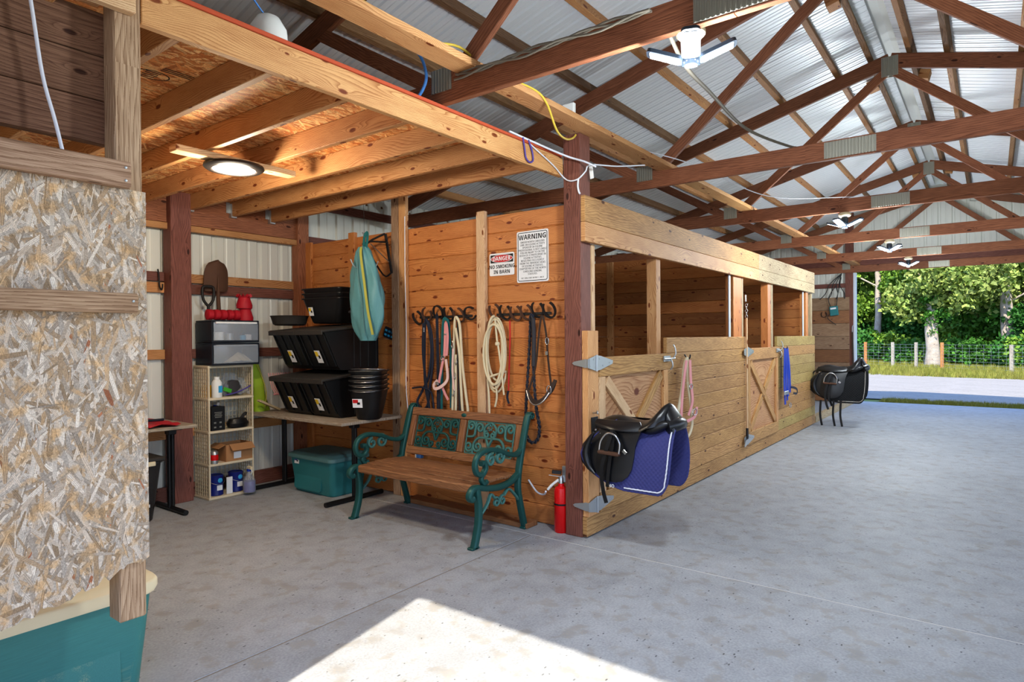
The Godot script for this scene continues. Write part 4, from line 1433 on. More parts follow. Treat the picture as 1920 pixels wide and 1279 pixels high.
	hang([[-1.325, 0.80, -0.06], [-1.31, 0.765, -0.06], [-1.29, 0.80, -0.06], [-1.285, 1.05, -0.06], [-1.275, 1.28, -0.05]], 0.0115, M.cream_rope, "rope_end", t)
	t = thing("braided_strap", "dark braided strap with snap hooks between the cream rope falls", "strap")
	web([[-1.26, 1.55, -0.07], [-1.265, 1.3, -0.075], [-1.255, 1.0, -0.075], [-1.25, 0.775, -0.075]], 0.035, M.braid, "strap", t, 0.006)
	web([[-1.295, 1.33, -0.042], [-1.305, 1.15, -0.042], [-1.29, 0.98, -0.042]], 0.018, M.pale_pink, "tag_strap", t)
	for q: Array in [[-1.30, 1.36], [-1.26, 1.22], [-1.275, 1.10], [-1.295, 0.96]]:
		part("snap_hook", Mb.new().tube(curve(pv([[q[0], q[1] + 0.03, -0.038], [q[0] + 0.012, q[1], -0.034], [q[0], q[1] - 0.025, -0.036], [q[0] - 0.012, q[1] - 0.005, -0.036]]), 4), 0.004, 6), M.steel, t)
	# coil of cream rope
	t = thing("rope_coil", "coil of cream rope with frayed tails right of the pale stud", "rope")
	var q := PackedVector3Array()
	for i in 132:
		var a := TAU * i / 28.0 + PI / 2
		var k := i / 132.0
		q.append(Vector3(-0.868 + cos(a) * lerpf(0.075, 0.112, k), 1.32 - 0.05 * k + sin(a) * (0.245 + 0.02 * k + (0.035 * sin(a * 0.5))), -0.070 + 0.022 * sin(a * 0.37) + 0.012 * k))
	q.append_array(curve(pv([[-0.945, 1.10, -0.06], [-0.935, 0.95, -0.065], [-0.93, 0.80, -0.065]]), 4))
	part("coil", Mb.new().tube(q, 0.0095, 8), M.cream_rope, t)
	hang([[-0.85, 1.56, -0.045], [-0.83, 1.38, -0.045], [-0.815, 1.34, -0.04], [-0.80, 1.20, -0.05], [-0.775, 1.0, -0.05], [-0.77, 0.97, -0.05]], 0.008, M.cream_rope, "tail", t)
	hang([[-0.86, 1.05, -0.06], [-0.85, 0.95, -0.06], [-0.87, 0.87, -0.06]], 0.008, M.cream_rope, "tail", t)
	part("knot", Mb.new().lathe(p2([0.0, -0.02, 0.016, -0.012, 0.02, 0.0, 0.016, 0.012, 0.0, 0.02]), Vector3(-0.825, 1.37, -0.04), 12), M.cream_rope, t)
	part("snap_hook", Mb.new().tube(curve(pv([[-0.93, 0.82, -0.06], [-0.918, 0.79, -0.058], [-0.93, 0.755, -0.06], [-0.94, 0.78, -0.06]]), 4), 0.005, 6), M.steel, t)
	# red strap
	t = thing("red_lead", "thin red strap with dark tassel behind the cream coil", "strap")
	web([[-0.735, 1.55, -0.085], [-0.738, 1.4, -0.09], [-0.75, 1.15, -0.09], [-0.757, 1.0, -0.09]], 0.012, M.red_web, "strap", t)
	hang([[-0.757, 1.0, -0.088], [-0.765, 0.95, -0.085], [-0.75, 0.90, -0.085]], 0.009, M.navy_web, "tassel", t)
	# navy and grey lead rope, twisted from two strands
	t = thing("twisted_rope", "long navy and grey twisted lead rope looping to the floor side of bench", "rope")
	var path := curve(pv([[-0.585, 0.74, -0.08], [-0.58, 0.95, -0.085], [-0.555, 1.25, -0.085], [-0.53, 1.5, -0.075], [-0.515, 1.58, -0.06], [-0.49, 1.565, -0.05], [-0.488, 1.4, -0.06], [-0.495, 1.15, -0.065], [-0.48, 0.9, -0.07], [-0.455, 0.75, -0.075], [-0.47, 0.65, -0.08], [-0.53, 0.615, -0.08], [-0.58, 0.66, -0.085], [-0.60, 0.74, -0.09]]), 14)
	for k in 2:
		var s := PackedVector3Array()
		var run := 0.0
		for i in path.size():
			if i > 0:
				run += path[i].distance_to(path[i - 1])
			var tg := (path[mini(i + 1, path.size() - 1)] - path[maxi(i - 1, 0)]).normalized()
			var sd := tg.cross(Vector3(0, 0, 1)).normalized()
			var a := run * 90.0 + PI * k
			s.append(path[i] + sd * cos(a) * 0.007 + Vector3(0, 0, 1) * sin(a) * 0.007)
		part("strand", Mb.new().tube(s, 0.008, 6), M.navy_web if k == 0 else M.braid, t)
	part("splice", Mb.new().tube(curve(pv([[-0.488, 1.56, -0.052], [-0.488, 1.42, -0.06], [-0.494, 1.2, -0.062]]), 5), 0.017, 8), M.braid, t)
	# leather bridle
	t = thing("leather_bridle", "dark leather bridle with noseband hanging nearest the corner post", "bridle")
	web([[-0.53, 1.02, -0.05], [-0.475, 1.2, -0.06], [-0.445, 1.42, -0.06], [-0.415, 1.56, -0.05], [-0.39, 1.56, -0.045], [-0.37, 1.42, -0.055], [-0.36, 1.25, -0.06], [-0.325, 1.04, -0.05]], 0.016, M.brown_strap, "headpiece", t)
	web([[-0.55, 1.03, -0.05], [-0.51, 0.97, -0.03], [-0.44, 0.935, -0.005], [-0.37, 0.96, -0.01], [-0.325, 1.03, -0.035], [-0.29, 1.10, -0.05]], 0.03, M.brown_strap, "noseband", t, 0.007)
	hang([[-0.545, 1.015, -0.04], [-0.50, 0.945, -0.015], [-0.435, 0.915, 0.005], [-0.37, 0.945, 0.0], [-0.33, 1.01, -0.03]], 0.006, M.steel, "noseband_edge", t)
	web([[-0.29, 1.105, -0.05], [-0.31, 1.04, -0.04], [-0.34, 1.0, -0.03]], 0.03, M.leather_soft, "cheekpiece", t)
	ring(t, Vector3(-0.335, 1.03, -0.03), 0.032, 0.004, 0.6)
	ring(t, Vector3(-0.362, 1.39, -0.05), 0.026, 0.004, 0.55)
	part("buckle", Mb.new().box(Vector3(-0.37, 1.30, -0.052), Vector3(0.022, 0.03, 0.005), 0.002), M.steel, t)
	# pink halter on the stall boards
	t = thing("stall_halter", "pink web halter with white lead hung on the first stall's boards", "halter", Vector3(0.012, 0, -1.70), PI / 2)
	t.scale.x = 1.8
	part("hook", Mb.new().tube(curve(pv([[0.03, 1.25, 0.0], [0.03, 1.21, 0.03], [0.03, 1.22, 0.05], [0.03, 1.25, 0.055]]), 4), 0.006, 6), M.iron, t)
	hang([[0.03, 1.0, 0.03], [0.01, 1.15, 0.04], [0.0, 1.22, 0.045], [-0.03, 1.15, 0.04], [-0.06, 0.95, 0.04], [-0.12, 0.75, 0.045], [-0.155, 0.60, 0.045], [-0.10, 0.50, 0.045], [0.0, 0.50, 0.045], [0.06, 0.60, 0.045], [0.05, 0.8, 0.04], [0.02, 1.0, 0.035]], 0.012, M.cream_rope, "lead", t)
	web([[-0.02, 1.20, 0.055], [-0.05, 1.05, 0.055], [-0.08, 0.85, 0.055], [-0.09, 0.62, 0.055], [-0.05, 0.58, 0.055]], 0.028, M.pink_web, "cheek_strap", t)
	web([[0.02, 1.20, 0.06], [0.03, 1.0, 0.06], [0.05, 0.82, 0.06], [-0.01, 0.70, 0.062]], 0.028, M.pink_web, "crown_strap", t)
	web([[-0.11, 0.66, 0.065], [-0.03, 0.655, 0.07], [0.07, 0.68, 0.07], [0.10, 0.76, 0.066]], 0.028, M.pink_web, "noseband", t)
	ring(t, Vector3(0.06, 0.72, 0.075), 0.03, 0.004)
	ring(t, Vector3(0.02, 0.96, 0.068), 0.022, 0.004)
	# blue halter on the second stall
	t = thing("blue_halter", "bright blue web halter with black noseband on the second stall's boards", "halter", Vector3(0.015, 0, -5.16), PI / 2)
	t.scale.x = 1.5
	part("hook", Mb.new().tube(curve(pv([[0.0, 1.27, 0.0], [0.0, 1.23, 0.03], [0.0, 1.24, 0.055], [0.0, 1.27, 0.06]]), 4), 0.006, 6), M.iron, t)
	for k in 4:
		var x := -0.09 + 0.05 * k
		web([[x * 0.6, 1.25, 0.05], [x * 0.8, 1.0, 0.05 + 0.006 * k], [x, 0.75, 0.055 + 0.006 * k], [x * 0.8 + 0.02 * sin(k * 2.0), 0.50 + 0.05 * k, 0.06 + 0.006 * k]], 0.045, M.blue_web, "strap", t, 0.006)
	web([[0.05, 0.72, 0.09], [0.15, 0.70, 0.10], [0.27, 0.66, 0.09], [0.28, 0.61, 0.08], [0.13, 0.63, 0.09]], 0.03, M.navy_web, "noseband", t)
	part("buckle", Mb.new().box(Vector3(-0.10, 0.66, 0.085), Vector3(0.14, 0.05, 0.012), 0.004), M.galvanised, t)
	ring(t, Vector3(0.02, 0.48, 0.09), 0.03, 0.005)
	# chain and scraper on the post between the stalls
	t = thing("stall_scraper", "long-handled steel scraper hanging by a chain between the stalls", "tool", Vector3(0.03, 0, -3.58), 0.0)
	part("handle", Mb.new().rod(Vector3(0, 0.34, 0.03), Vector3(-0.01, 1.62, 0.0), 0.012), M.pale_pine, t)
	part("ferrule", Mb.new().rod(Vector3(0.001, 0.24, 0.033), Vector3(0, 0.36, 0.03), 0.016), M.iron, t)
	part("blade", Mb.new().prism(p2([-0.11, -0.045, 0.09, 0.0, 0.115, 0.045, -0.06, 0.03, -0.115, -0.02]), 0.005, Transform3D(Basis(Vector3(0, 0, -1), Vector3.UP, Vector3(1, 0, 0)), Vector3(0.005, 0.2, 0.035))), M.galvanised, t)
	for k in 5:
		ring(t, Vector3(-0.01, 1.64 + 0.032 * k, 0.0), 0.02, 0.0035, 0.6, Basis(Vector3.UP, PI / 2 * (k % 2)))
	part("hanger", Mb.new().box(Vector3(-0.02, 1.85, 0.0), Vector3(0.012, 0.08, 0.03), 0.004), M.galvanised, t)
	# dark strap on the far jamb
	t = thing("long_strap", "long dark strap hanging from a hook on the far doorway post", "strap")
	web([[-0.045, 0.75, -10.98], [-0.05, 1.1, -10.98], [-0.06, 1.5, -10.98]], 0.03, M.brown_strap, "strap", t)
	part("hook", Mb.new().tube(curve(pv([[-0.06, 1.62, -11.04], [-0.06, 1.58, -10.98], [-0.06, 1.5, -10.97], [-0.06, 1.47, -10.99]]), 4), 0.008, 6), M.galvanised, t)

# rows of [y, x_left, x_right] describe a leather sheet; bulge pushes its middle out along z
func blade(rows: Array, z: float, bulge: float, th: float, cols := 9, zl := 0.0) -> Mb:
	var out := []
	for i in rows.size():
		var r: Array = rows[i]
		var p := PackedVector3Array()
		for j in cols:
			var s := float(j) / (cols - 1)
			var e := sin(PI * s)
			var f := sin(PI * clampf(float(i) / (rows.size() - 1), 0.04, 0.96))
			p.append(Vector3(lerpf(r[1], r[2], s), r[0], z + zl * float(i) / (rows.size() - 1) + bulge * e * f))
		out.append(p)
	return Mb.new().shell(out, Vector3(0, 0, -th))

func saddle(label: String, at: Vector3, turn: float, pad_mat: StandardMaterial3D, cord_mat: StandardMaterial3D, group: String, big: float) -> Node3D:
	var t := thing("saddle", label, "saddle", at, turn, group)
	t.scale = Vector3.ONE * big
	# ---- quilted pad: a saddle-backed sheet with two hanging sides ----
	for sd: float in [1.0, -1.0]:
		var rows := []
		var n := 80
		var k := 100
		for i in n + 1:
			var row := PackedVector3Array()
			var q := float(i) / n
			for j in k + 1:
				var s := float(j) / k
				# outline: left edge sweeps forward, right edge is straight with a round corner
				var yt := lerpf(0.855, 0.845, s) - 0.02 * sin(PI * s)
				var yb := 0.405 + 0.085 * pow(maxf(0.0, 0.45 - s) / 0.45, 1.6) + 0.075 * pow(maxf(0.0, s - 0.86) / 0.14, 2.4)
				var y := lerpf(yt, yb, q)
				var xl := 0.235 - 0.245 * sin(PI * clampf(q * 1.02, 0, 1) * 0.62) + 0.10 * pow(maxf(0, q - 0.62) / 0.38, 1.3)
				var x := lerpf(xl, 0.652 - 0.02 * pow(q, 4.0), s)
				var drop := 0.055 + 0.115 * (1.0 - exp(-q * 3.4))
				var qx := x * 105.0
				var qy := y * 105.0
				var puff := 0.0045 * absf(sin(qx + qy)) * absf(sin(qx - qy))
				row.append(Vector3(x, y, sd * (drop + puff)))
			rows.append(row)
		part("saddle_pad", Mb.new().shell(rows, Vector3(0, 0, -sd * 0.012)), pad_mat, t)
		# corded edge
		var edge := PackedVector3Array()
		for i in range(2, n - 1):
			var p: Vector3 = rows[i][k]
			edge.append(p + Vector3(-0.016, 0, sd * 0.004))
		for j in range(k - 3, int(k * 0.42), -1):
			var p: Vector3 = rows[n][j]
			edge.append(p + Vector3(0, 0.016, sd * 0.004))
		part("pad_cord", Mb.new().tube(edge, 0.005, 6), cord_mat, t)
		var bind := PackedVector3Array()
		for i in n + 1:
			bind.append(rows[i][k])
		for j in range(k - 1, -1, -1):
			bind.append(rows[n][j])
		for i in range(n - 1, 0, -1):
			bind.append(rows[i][0])
		part("pad_binding", Mb.new().tube(bind, 0.007, 6), pad_mat, t)
		var fr := PackedVector3Array()
		for i in range(2, 22):
			var p: Vector3 = rows[i][2]
			fr.append(p + Vector3(0.012, 0.0, sd * 0.006))
		part("pad_cord", Mb.new().tube(fr, 0.005, 6), cord_mat, t)
		# ---- flaps ----
		part("sweat_flap", flap([[0.80, 0.15, 0.40], [0.74, 0.055, 0.40], [0.68, 0.005, 0.39], [0.61, -0.012, 0.385], [0.56, 0.0, 0.38], [0.51, 0.05, 0.36], [0.47, 0.12, 0.33], [0.45, 0.16, 0.29]], sd, 0.165, 0.018, 0.008), M.leather, t)
		part("flap", flap([[0.81, 0.16, 0.45], [0.77, 0.15, 0.435], [0.70, 0.14, 0.412], [0.63, 0.13, 0.405], [0.55, 0.125, 0.392], [0.50, 0.13, 0.365], [0.465, 0.17, 0.325], [0.452, 0.215, 0.28]], sd, 0.185, 0.014, 0.008), M.leather, t)
		part("knee_roll", roll([[0.77, 0.115], [0.70, 0.07], [0.62, 0.052], [0.54, 0.075], [0.49, 0.12]], sd * 0.182, 0.026), M.leather, t)
		part("skirt", flap([[0.855, 0.10, 0.42], [0.83, 0.09, 0.44], [0.805, 0.105, 0.445], [0.79, 0.16, 0.43], [0.783, 0.24, 0.36]], sd, 0.155, 0.045, 0.010), M.leather, t)
		# ---- panel under the cantle ----
		var pn := Mb.new()
		var pr := []
		for i in 13:
			var u := float(i) / 12
			var rr := sin(PI * clampf(u, 0.03, 0.97))
			var row := PackedVector3Array()
			for j in 16:
				var a := TAU * j / 16
				row.append(Vector3(lerpf(0.42, 0.635, u), lerpf(0.79, 0.862, u) + cos(a) * 0.044 * pow(rr, 0.7), sd * (0.085 + sin(a) * 0.055 * pow(rr, 0.6))))
			pr.append(row)
		pn.grid(pr, false, true)
		part("panel", pn, M.leather, t)
	# ---- seat: arches across the tree ----
	var prof := [[0.065, 0.822, 0.05], [0.085, 0.842, 0.055], [0.12, 0.860, 0.06], [0.17, 0.876, 0.07], [0.225, 0.880, 0.08], [0.275, 0.870, 0.10], [0.33, 0.857, 0.125], [0.385, 0.852, 0.145], [0.44, 0.860, 0.155], [0.483, 0.884, 0.155], [0.524, 0.932, 0.15], [0.551, 0.966, 0.13], [0.578, 0.982, 0.105], [0.60, 0.972, 0.08], [0.613, 0.94, 0.06]]
	var sr := []
	for p: Array in prof:
		var row := PackedVector3Array()
		for j in 17:
			var a := PI * j / 16
			row.append(Vector3(p[0], p[1] - (1.0 - sin(a)) * (0.065 if p[0] < 0.5 else 0.065 + (p[1] - 0.88) * 0.7), cos(a) * p[2]))
		sr.append(row)
	part("seat", Mb.new().grid(sr, true), M.leather, t)
	# cantle back
	var cb := []
	for i in 9:
		var a := PI * i / 8
		var row := PackedVector3Array()
		for j in 7:
			var u := j / 6.0
			row.append(Vector3(lerpf(0.60, 0.655, sin(u * PI / 2)), lerpf(0.968, 0.835, u) - 0.10 * (1.0 - sin(a)) * (1.0 - u * 0.5), cos(a) * lerpf(0.10, 0.115, u)))
		cb.append(row)
	part("cantle", Mb.new().grid(cb), M.leather, t)
	part("gullet", Mb.new().tube(pv([[0.60, 0.835, -0.095], [0.635, 0.845, -0.05], [0.64, 0.85, 0.0], [0.635, 0.845, 0.05], [0.60, 0.835, 0.095]]), 0.045, 14), M.leather, t)
	# ---- stirrup: iron run up on its leather ----
	for sd: float in [1.0, -1.0]:
		var z := sd * 0.215
		var st := Mb.new()
		st.tube(curve(pv([[0.172, 0.655, z], [0.185, 0.72, z], [0.225, 0.772, z], [0.262, 0.78, z], [0.30, 0.762, z], [0.325, 0.715, z], [0.318, 0.648, z]]), 6), 0.007, 8)
		var ir := part("stirrup_iron", st, M.steel, t)
		part("tread", Mb.new().box(Vector3(0.245, 0.648, z), Vector3(0.155, 0.022, 0.045), 0.006, Basis(Vector3(0, 0, 1), -0.05)), M.rust, ir)
		part("stirrup_leather", Mb.new().strap(curve(pv([[0.262, 0.80, z * 0.92], [0.25, 0.74, z * 0.97], [0.225, 0.66, z * 1.01], [0.195, 0.55, z * 1.02], [0.192, 0.46, z * 1.0], [0.205, 0.38, z * 1.0], [0.225, 0.315, z * 1.0]]), 5), 0.027, 0.005, Vector3(0, 0, 1)), M.leather_soft, t)
		part("stirrup_leather", Mb.new().strap(curve(pv([[0.27, 0.80, z * 0.9], [0.265, 0.7, z * 0.93], [0.25, 0.62, z * 0.95], [0.235, 0.50, z * 0.96], [0.228, 0.42, z * 0.96]]), 5), 0.024, 0.005, Vector3(0, 0, 1)), M.leather_soft, t)
		part("billet_strap", Mb.new().strap(curve(pv([[0.28, 0.785, z * 0.93], [0.32, 0.72, z * 0.95], [0.35, 0.67, z * 0.95]]), 4), 0.022, 0.004, Vector3(0, 0, 1)), M.leather_soft, t)
		part("stud", Mb.new().lathe(p2([0.0, 0.004, 0.006, 0.003, 0.008, 0.0]), Vector3(0.115, 0.785, sd * 0.158), 10, Basis(Vector3(1, 0, 0), PI / 2 * sd)), M.steel, t)
		part("buckle", Mb.new().box(Vector3(0.355, 0.665, z * 0.96), Vector3(0.03, 0.022, 0.004), 0.002, Basis(Vector3(0, 0, 1), -0.7)), M.steel, t)
	return t

func flap(rows: Array, sd: float, z: float, bulge: float, th: float) -> Mb:
	var out := []
	var m := rows.size()
	for i in m:
		var r: Array = rows[i]
		var p := PackedVector3Array()
		var f := float(i) / (m - 1)
		for j in 11:
			var s := float(j) / 10
			p.append(Vector3(lerpf(r[1], r[2], s), r[0], sd * (z - 0.045 * pow(1.0 - f, 2.0) + bulge * sin(PI * s) * sin(PI * clampf(f, 0.05, 0.95)))))
		out.append(p)
	return Mb.new().shell(out, Vector3(0, 0, -sd * th))

func roll(pts: Array, z: float, r: float) -> Mb:
	var q := PackedVector3Array()
	for p: Array in pts:
		q.append(Vector3(p[0 + 1], p[0], z))
	var c := curve(q, 5)
	var sc := PackedFloat32Array()
	for i in c.size():
		sc.append(0.25 + 0.75 * sin(PI * clampf(float(i) / (c.size() - 1), 0.06, 0.94)))
	return Mb.new().tube(c, r, 10, false, sc)

func build_saddles() -> void:
	var s := saddle("black leather saddle with quilted blue pad and white cord by corner post", Vector3(0.0, 0, -0.085), 0.0, M.blue_pad, M.white_cord, "saddles on wall racks", 1.0)
	text_mesh(s, "ENO", 0.024, Vector3(0.235, 0.425, 0.182), Basis.IDENTITY, M.label_white, true)
	var f := saddle("black leather saddle with plain black pad at the far stall end", Vector3(-0.03, -0.10, -7.06), 0.08, M.black_pad, M.fence_grey, "saddles on wall racks", 1.2)
	for q: Array in [[0.03, 0.70, "first"], [0.12, 0.68, "far"]]:
		pass
	# steel brackets carrying them
	for q: Array in [["steel saddle bracket under the blue-padded saddle", Vector3(0.0, 0.80, -0.085), 1.0], ["steel saddle bracket under the black-padded saddle", Vector3(-0.03, 0.86, -7.06), 1.2]]:
		var b := Mb.new()
		for sd: float in [-1.0, 1.0]:
			b.tube(curve(pv([[0.012, -0.12, sd * 0.03], [0.03, -0.04, sd * 0.03], [0.1, 0.0, sd * 0.03], [0.4, 0.01, sd * 0.03], [0.50, 0.02, sd * 0.02], [0.50, 0.02, 0.0]]), 4), 0.008, 8)
		b.box(Vector3(0.017, -0.05, 0), Vector3(0.008, 0.2, 0.09), 0.002)
		b.rod(Vector3(0.2, 0.005, -0.03), Vector3(0.2, 0.005, 0.03), 0.008)
		var o := single("saddle_bracket", b, M.iron, q[0], "bracket", "saddle brackets")
		o.position = q[1]
	# loose straps below the far saddle
	var t := thing("girth_straps", "three loose black girth straps below the black-padded saddle", "strap")
	for x: float in [0.16, 0.34, 0.44]:
		web([[x, 0.42, -6.80], [x - 0.01, 0.2, -6.80], [x + 0.015, 0.03, -6.80]], 0.03, M.leather_soft, "strap", t, 0.006)

func sticker(parent: Node, at: Vector3, bas: Basis, w: float, h: float, base: StandardMaterial3D, head: StandardMaterial3D) -> void:
	var s := part("label", Mb.new().box(at, Vector3(w, h, 0.001), 0, bas), base, parent)
	part("print", Mb.new().box(at + bas * Vector3(-w * 0.2, h * 0.22, 0.0007), Vector3(w * 0.55, h * 0.4, 0.0008), 0, bas), head, s)
	part("print", Mb.new().box(at + bas * Vector3(w * 0.12, -h * 0.02, 0.0009), Vector3(w * 0.3, h * 0.26, 0.0008), 0, bas), M.ink, s)

func lathe_thing(called: String, prof: Array, m: StandardMaterial3D, at: Vector3, label: String, cat: String, group := "", sx := 1.0, sz := 1.0) -> Node3D:
	var t := thing(called, label, cat, at, 0.0, group)
	part("body", Mb.new().lathe(p2(prof), Vector3.ZERO, 24, Basis.IDENTITY, sx, sz), m, t)
	return t

func table(label: String, x0: float, x1: float, z0: float, z1: float, lx: Array, along_z: bool) -> void:
	var t := thing("folding_table", label, "table", Vector3((x0 + x1) / 2, 0, (z0 + z1) / 2))
	var w := x1 - x0
	var d := z1 - z0
	part("table_top", bd(Vector3(0, 0.717, 0), Vector3(w, 0.026, d), 0.95, 1.0, 0.004), M.table_top, t)
	for q: float in lx:
		var c := Vector3(q, 0, 0) if along_z else Vector3(0, 0, q)
		var f := Vector3(0, 0, 1) if along_z else Vector3(1, 0, 0)
		var s := f.cross(Vector3.UP)
		var reach := (d if along_z else w) * 0.47
		var lg := Mb.new()
		lg.rod(c + Vector3(0, 0.022, 0) - f * reach, c + Vector3(0, 0.022, 0) + f * reach, 0.021, 12)
		lg.rod(c + Vector3(0, 0.03, 0) + s * 0.014, c + Vector3(0, 0.69, 0) + s * 0.014, 0.016, 10)
		lg.rod(c + Vector3(0, 0.03, 0) - s * 0.014, c + Vector3(0, 0.69, 0) - s * 0.014, 0.016, 10)
		lg.box(c + Vector3(0, 0.692, 0), Vector3(0.07, 0.022, reach * 1.1) if along_z else Vector3(reach * 1.1, 0.022, 0.07), 0.004)
		lg.box(c + Vector3(0, 0.66, 0), Vector3(0.07, 0.05, 0.07), 0.006)
		part("leg", lg, M.black_plastic, t)

func flip_bin(at: Vector3, label: String) -> Node3D:
	var t := thing("flip_lid_bin", label, "bin", at, 0.0, "black flip-lid bins stacked on the table")
	var X := Transform3D(Basis(Vector3(0, 0, 1), Vector3.UP, Vector3(-1, 0, 0)), Vector3(0.185, 0, 0))
	var b := Mb.new().prism(p2([-0.215, 0.0, 0.195, 0.0, 0.225, 0.03, 0.365, 0.325, -0.225, 0.385, -0.225, 0.02]), 0.37, X)
	part("body", b, M.black_plastic, t)
	var ribs := Mb.new()
	for s: float in [-1.0, 1.0]:
		for q: Array in [[-0.20, 0.02, 0.37], [-0.11, 0.02, 0.365], [-0.02, 0.02, 0.355], [0.05, 0.02, 0.345]]:
			ribs.box(Vector3(s * 0.187, (q[1] + q[2]) / 2, q[0]), Vector3(0.008, q[2] - q[1], 0.014), 0.002)
	var slope := atan2(0.14, 0.295)
	var fb := Basis(Vector3(1, 0, 0), slope)
	for x: float in [-0.17, -0.06, 0.06, 0.17]:
		ribs.box(Vector3(x, 0.175, 0.299), Vector3(0.014, 0.31, 0.012), 0.003, fb)
	part("ribs", ribs, M.black_plastic, t).set_meta("kind", "stuff")
	var lb := Basis(Vector3(1, 0, 0), atan2(0.06, 0.60))
	part("lid", Mb.new().box(Vector3(0, 0.368, 0.08), Vector3(0.392, 0.024, 0.635), 0.006, lb), M.black_lid, t)
	part("lid_lip", Mb.new().box(Vector3(0, 0.325, 0.395), Vector3(0.392, 0.04, 0.012), 0.004, lb), M.black_lid, t)
	sticker(t, Vector3(-0.01, 0.115, 0.2785), fb, 0.075, 0.12, M.label_white, M.label_yellow)
	return t

func build_storage() -> void:
	table("grey folding table against tack wall holding black bins", -3.36, -1.935, -0.06, 0.60, [-0.60, 0.46], true)
	flip_bin(Vector3(-2.797, 0.7305, 0.19), "black flip-lid bin on the table beside the brown box")
	flip_bin(Vector3(-2.40, 0.7305, 0.19), "black flip-lid bin on the table beside the bucket nest")
	flip_bin(Vector3(-2.797, 1.147, 0.19), "upper black flip-lid bin with the round rubber pan on it")
	flip_bin(Vector3(-2.40, 1.147, 0.19), "upper black flip-lid bin under the rectangular tubs")
	# rectangular tubs, nested
	for k in 3:
		var t := thing("feed_tub", ["black rectangular feed tub with yellow label, lowest of its nest", "black rectangular feed tub in the middle of its nest", "black rectangular feed tub on top of its nest"][k], "tub", Vector3(-2.67, 1.563 + 0.045 * k, 0.10), 0.1, "nested rectangular feed tubs")
		part("body", tub(Mb.new(), 0.36, 0.26, 0.52, 0.36, 0.235, 0.05), M.black_plastic, t)
		if k == 0:
			sticker(t, Vector3(-0.13, 0.11, 0.168), Basis(Vector3(1, 0, 0), 0.22), 0.06, 0.08, M.label_white, M.label_yellow)
	lathe_thing("rubber_pan", [0.0, 0.0, 0.13, 0.0, 0.15, 0.012, 0.17, 0.08, 0.18, 0.09, 0.17, 0.092, 0.15, 0.03, 0.13, 0.018, 0.0, 0.018], M.black_lid, Vector3(-3.05, 1.547, 0.33), "low round black rubber feed pan on upper bin", "pan")
	var hb := thing("hoof_boot", "dark grey rubber hoof boot beside the nested tubs", "boot", Vector3(-2.29, 1.558, 0.12), 0.4)
	part("body", tub(Mb.new(), 0.12, 0.13, 0.13, 0.14, 0.15, 0.055, 0.02), M.black_lid, hb)
	part("strap", Mb.new().tube(curve(pv([[-0.07, 0.10, 0.05], [0.0, 0.11, 0.085], [0.07, 0.10, 0.05]]), 5), 0.012, 8), M.braid, hb)
	# nest of flat-backed buckets
	for k in 5:
		var t := thing("flat_back_bucket", ["black bucket with red label, lowest of the nest on the table", "second black bucket up in the nest on the table", "third black bucket up in the nest on the table", "fourth black bucket up in the nest on the table", "top black bucket of the nest with bent wire handle"][k], "bucket", Vector3(-1.985, 0.7305 + 0.040 * k, 0.27), 0.5, "nested black buckets on the table")
		part("body", tub(Mb.new(), 0.20, 0.20, 0.29, 0.29, 0.26, 0.085), M.black_plastic, t)
		var h := PackedVector3Array()
		for i in 13:
			var a := PI * i / 12
			h.append(Vector3(-cos(a) * 0.158, 0.262 - 0.02 * sin(a) + (0.03 * sin(a) if k == 4 else 0.0), sin(a) * 0.165 if k < 4 else sin(a) * 0.10))
		part("handle", Mb.new().tube(h, 0.0035, 6), M.steel, t)
		if k == 0:
			sticker(t, Vector3(-0.055, 0.145, 0.127), Basis(Vector3(1, 0, 0), 0.17), 0.085, 0.075, M.label_white, M.label_red)
	# teal tote under the table
	var tt := thing("teal_tote", "teal lidded storage tote on the floor under the table", "tote", Vector3(-2.70, 0, 0.16))
	part("body", tub(Mb.new(), 0.58, 0.36, 0.65, 0.42, 0.33, 0.05), M.teal_plastic, tt)
	part("panel", Mb.new().prism(rrect(0.40, 0.2, 0.03), 0.012, Transform3D(Basis(Vector3(1, 0, 0), -0.09), Vector3(-0.05, 0.13, 0.185))), M.teal_plastic, tt)
	var lid := Mb.new()
	var lr := []
	for l: Array in [[0.69, 0.46, 0.318], [0.69, 0.46, 0.345], [0.67, 0.44, 0.352], [0.64, 0.41, 0.352], [0.62, 0.39, 0.368], [0.57, 0.34, 0.372], [0.02, 0.02, 0.372]]:
		var row := PackedVector3Array()
		for p in rrect(l[0], l[1], minf(0.06, l[1] * 0.45)):
			row.append(Vector3(p.x, l[2], p.y))
		lr.append(row)
	lid.grid(lr, true, true)
	part("lid", lid, M.teal_lid, tt)
	sticker(tt, Vector3(-0.20, 0.285, 0.207), Basis(Vector3(1, 0, 0), -0.09), 0.07, 0.05, M.label_white, M.purple)
	# near tote
	var nt := thing("big_tote", "large dusty teal tote with cream lid below the torn strand board", "tote", Vector3(-0.725, 0, 3.155))
	part("body", tub(Mb.new(), 0.56, 0.84, 0.62, 0.92, 0.435, 0.06), M.old_teal, nt)
	part("panel", Mb.new().prism(rrect(0.66, 0.27, 0.03), 0.014, Transform3D(Basis(Vector3(0, 0, -1), Vector3.UP, Vector3(1, 0, 0)) * Basis(Vector3(1, 0, 0), -0.07), Vector3(0.283, 0.18, 0))), M.old_teal, nt)
	var nl := []
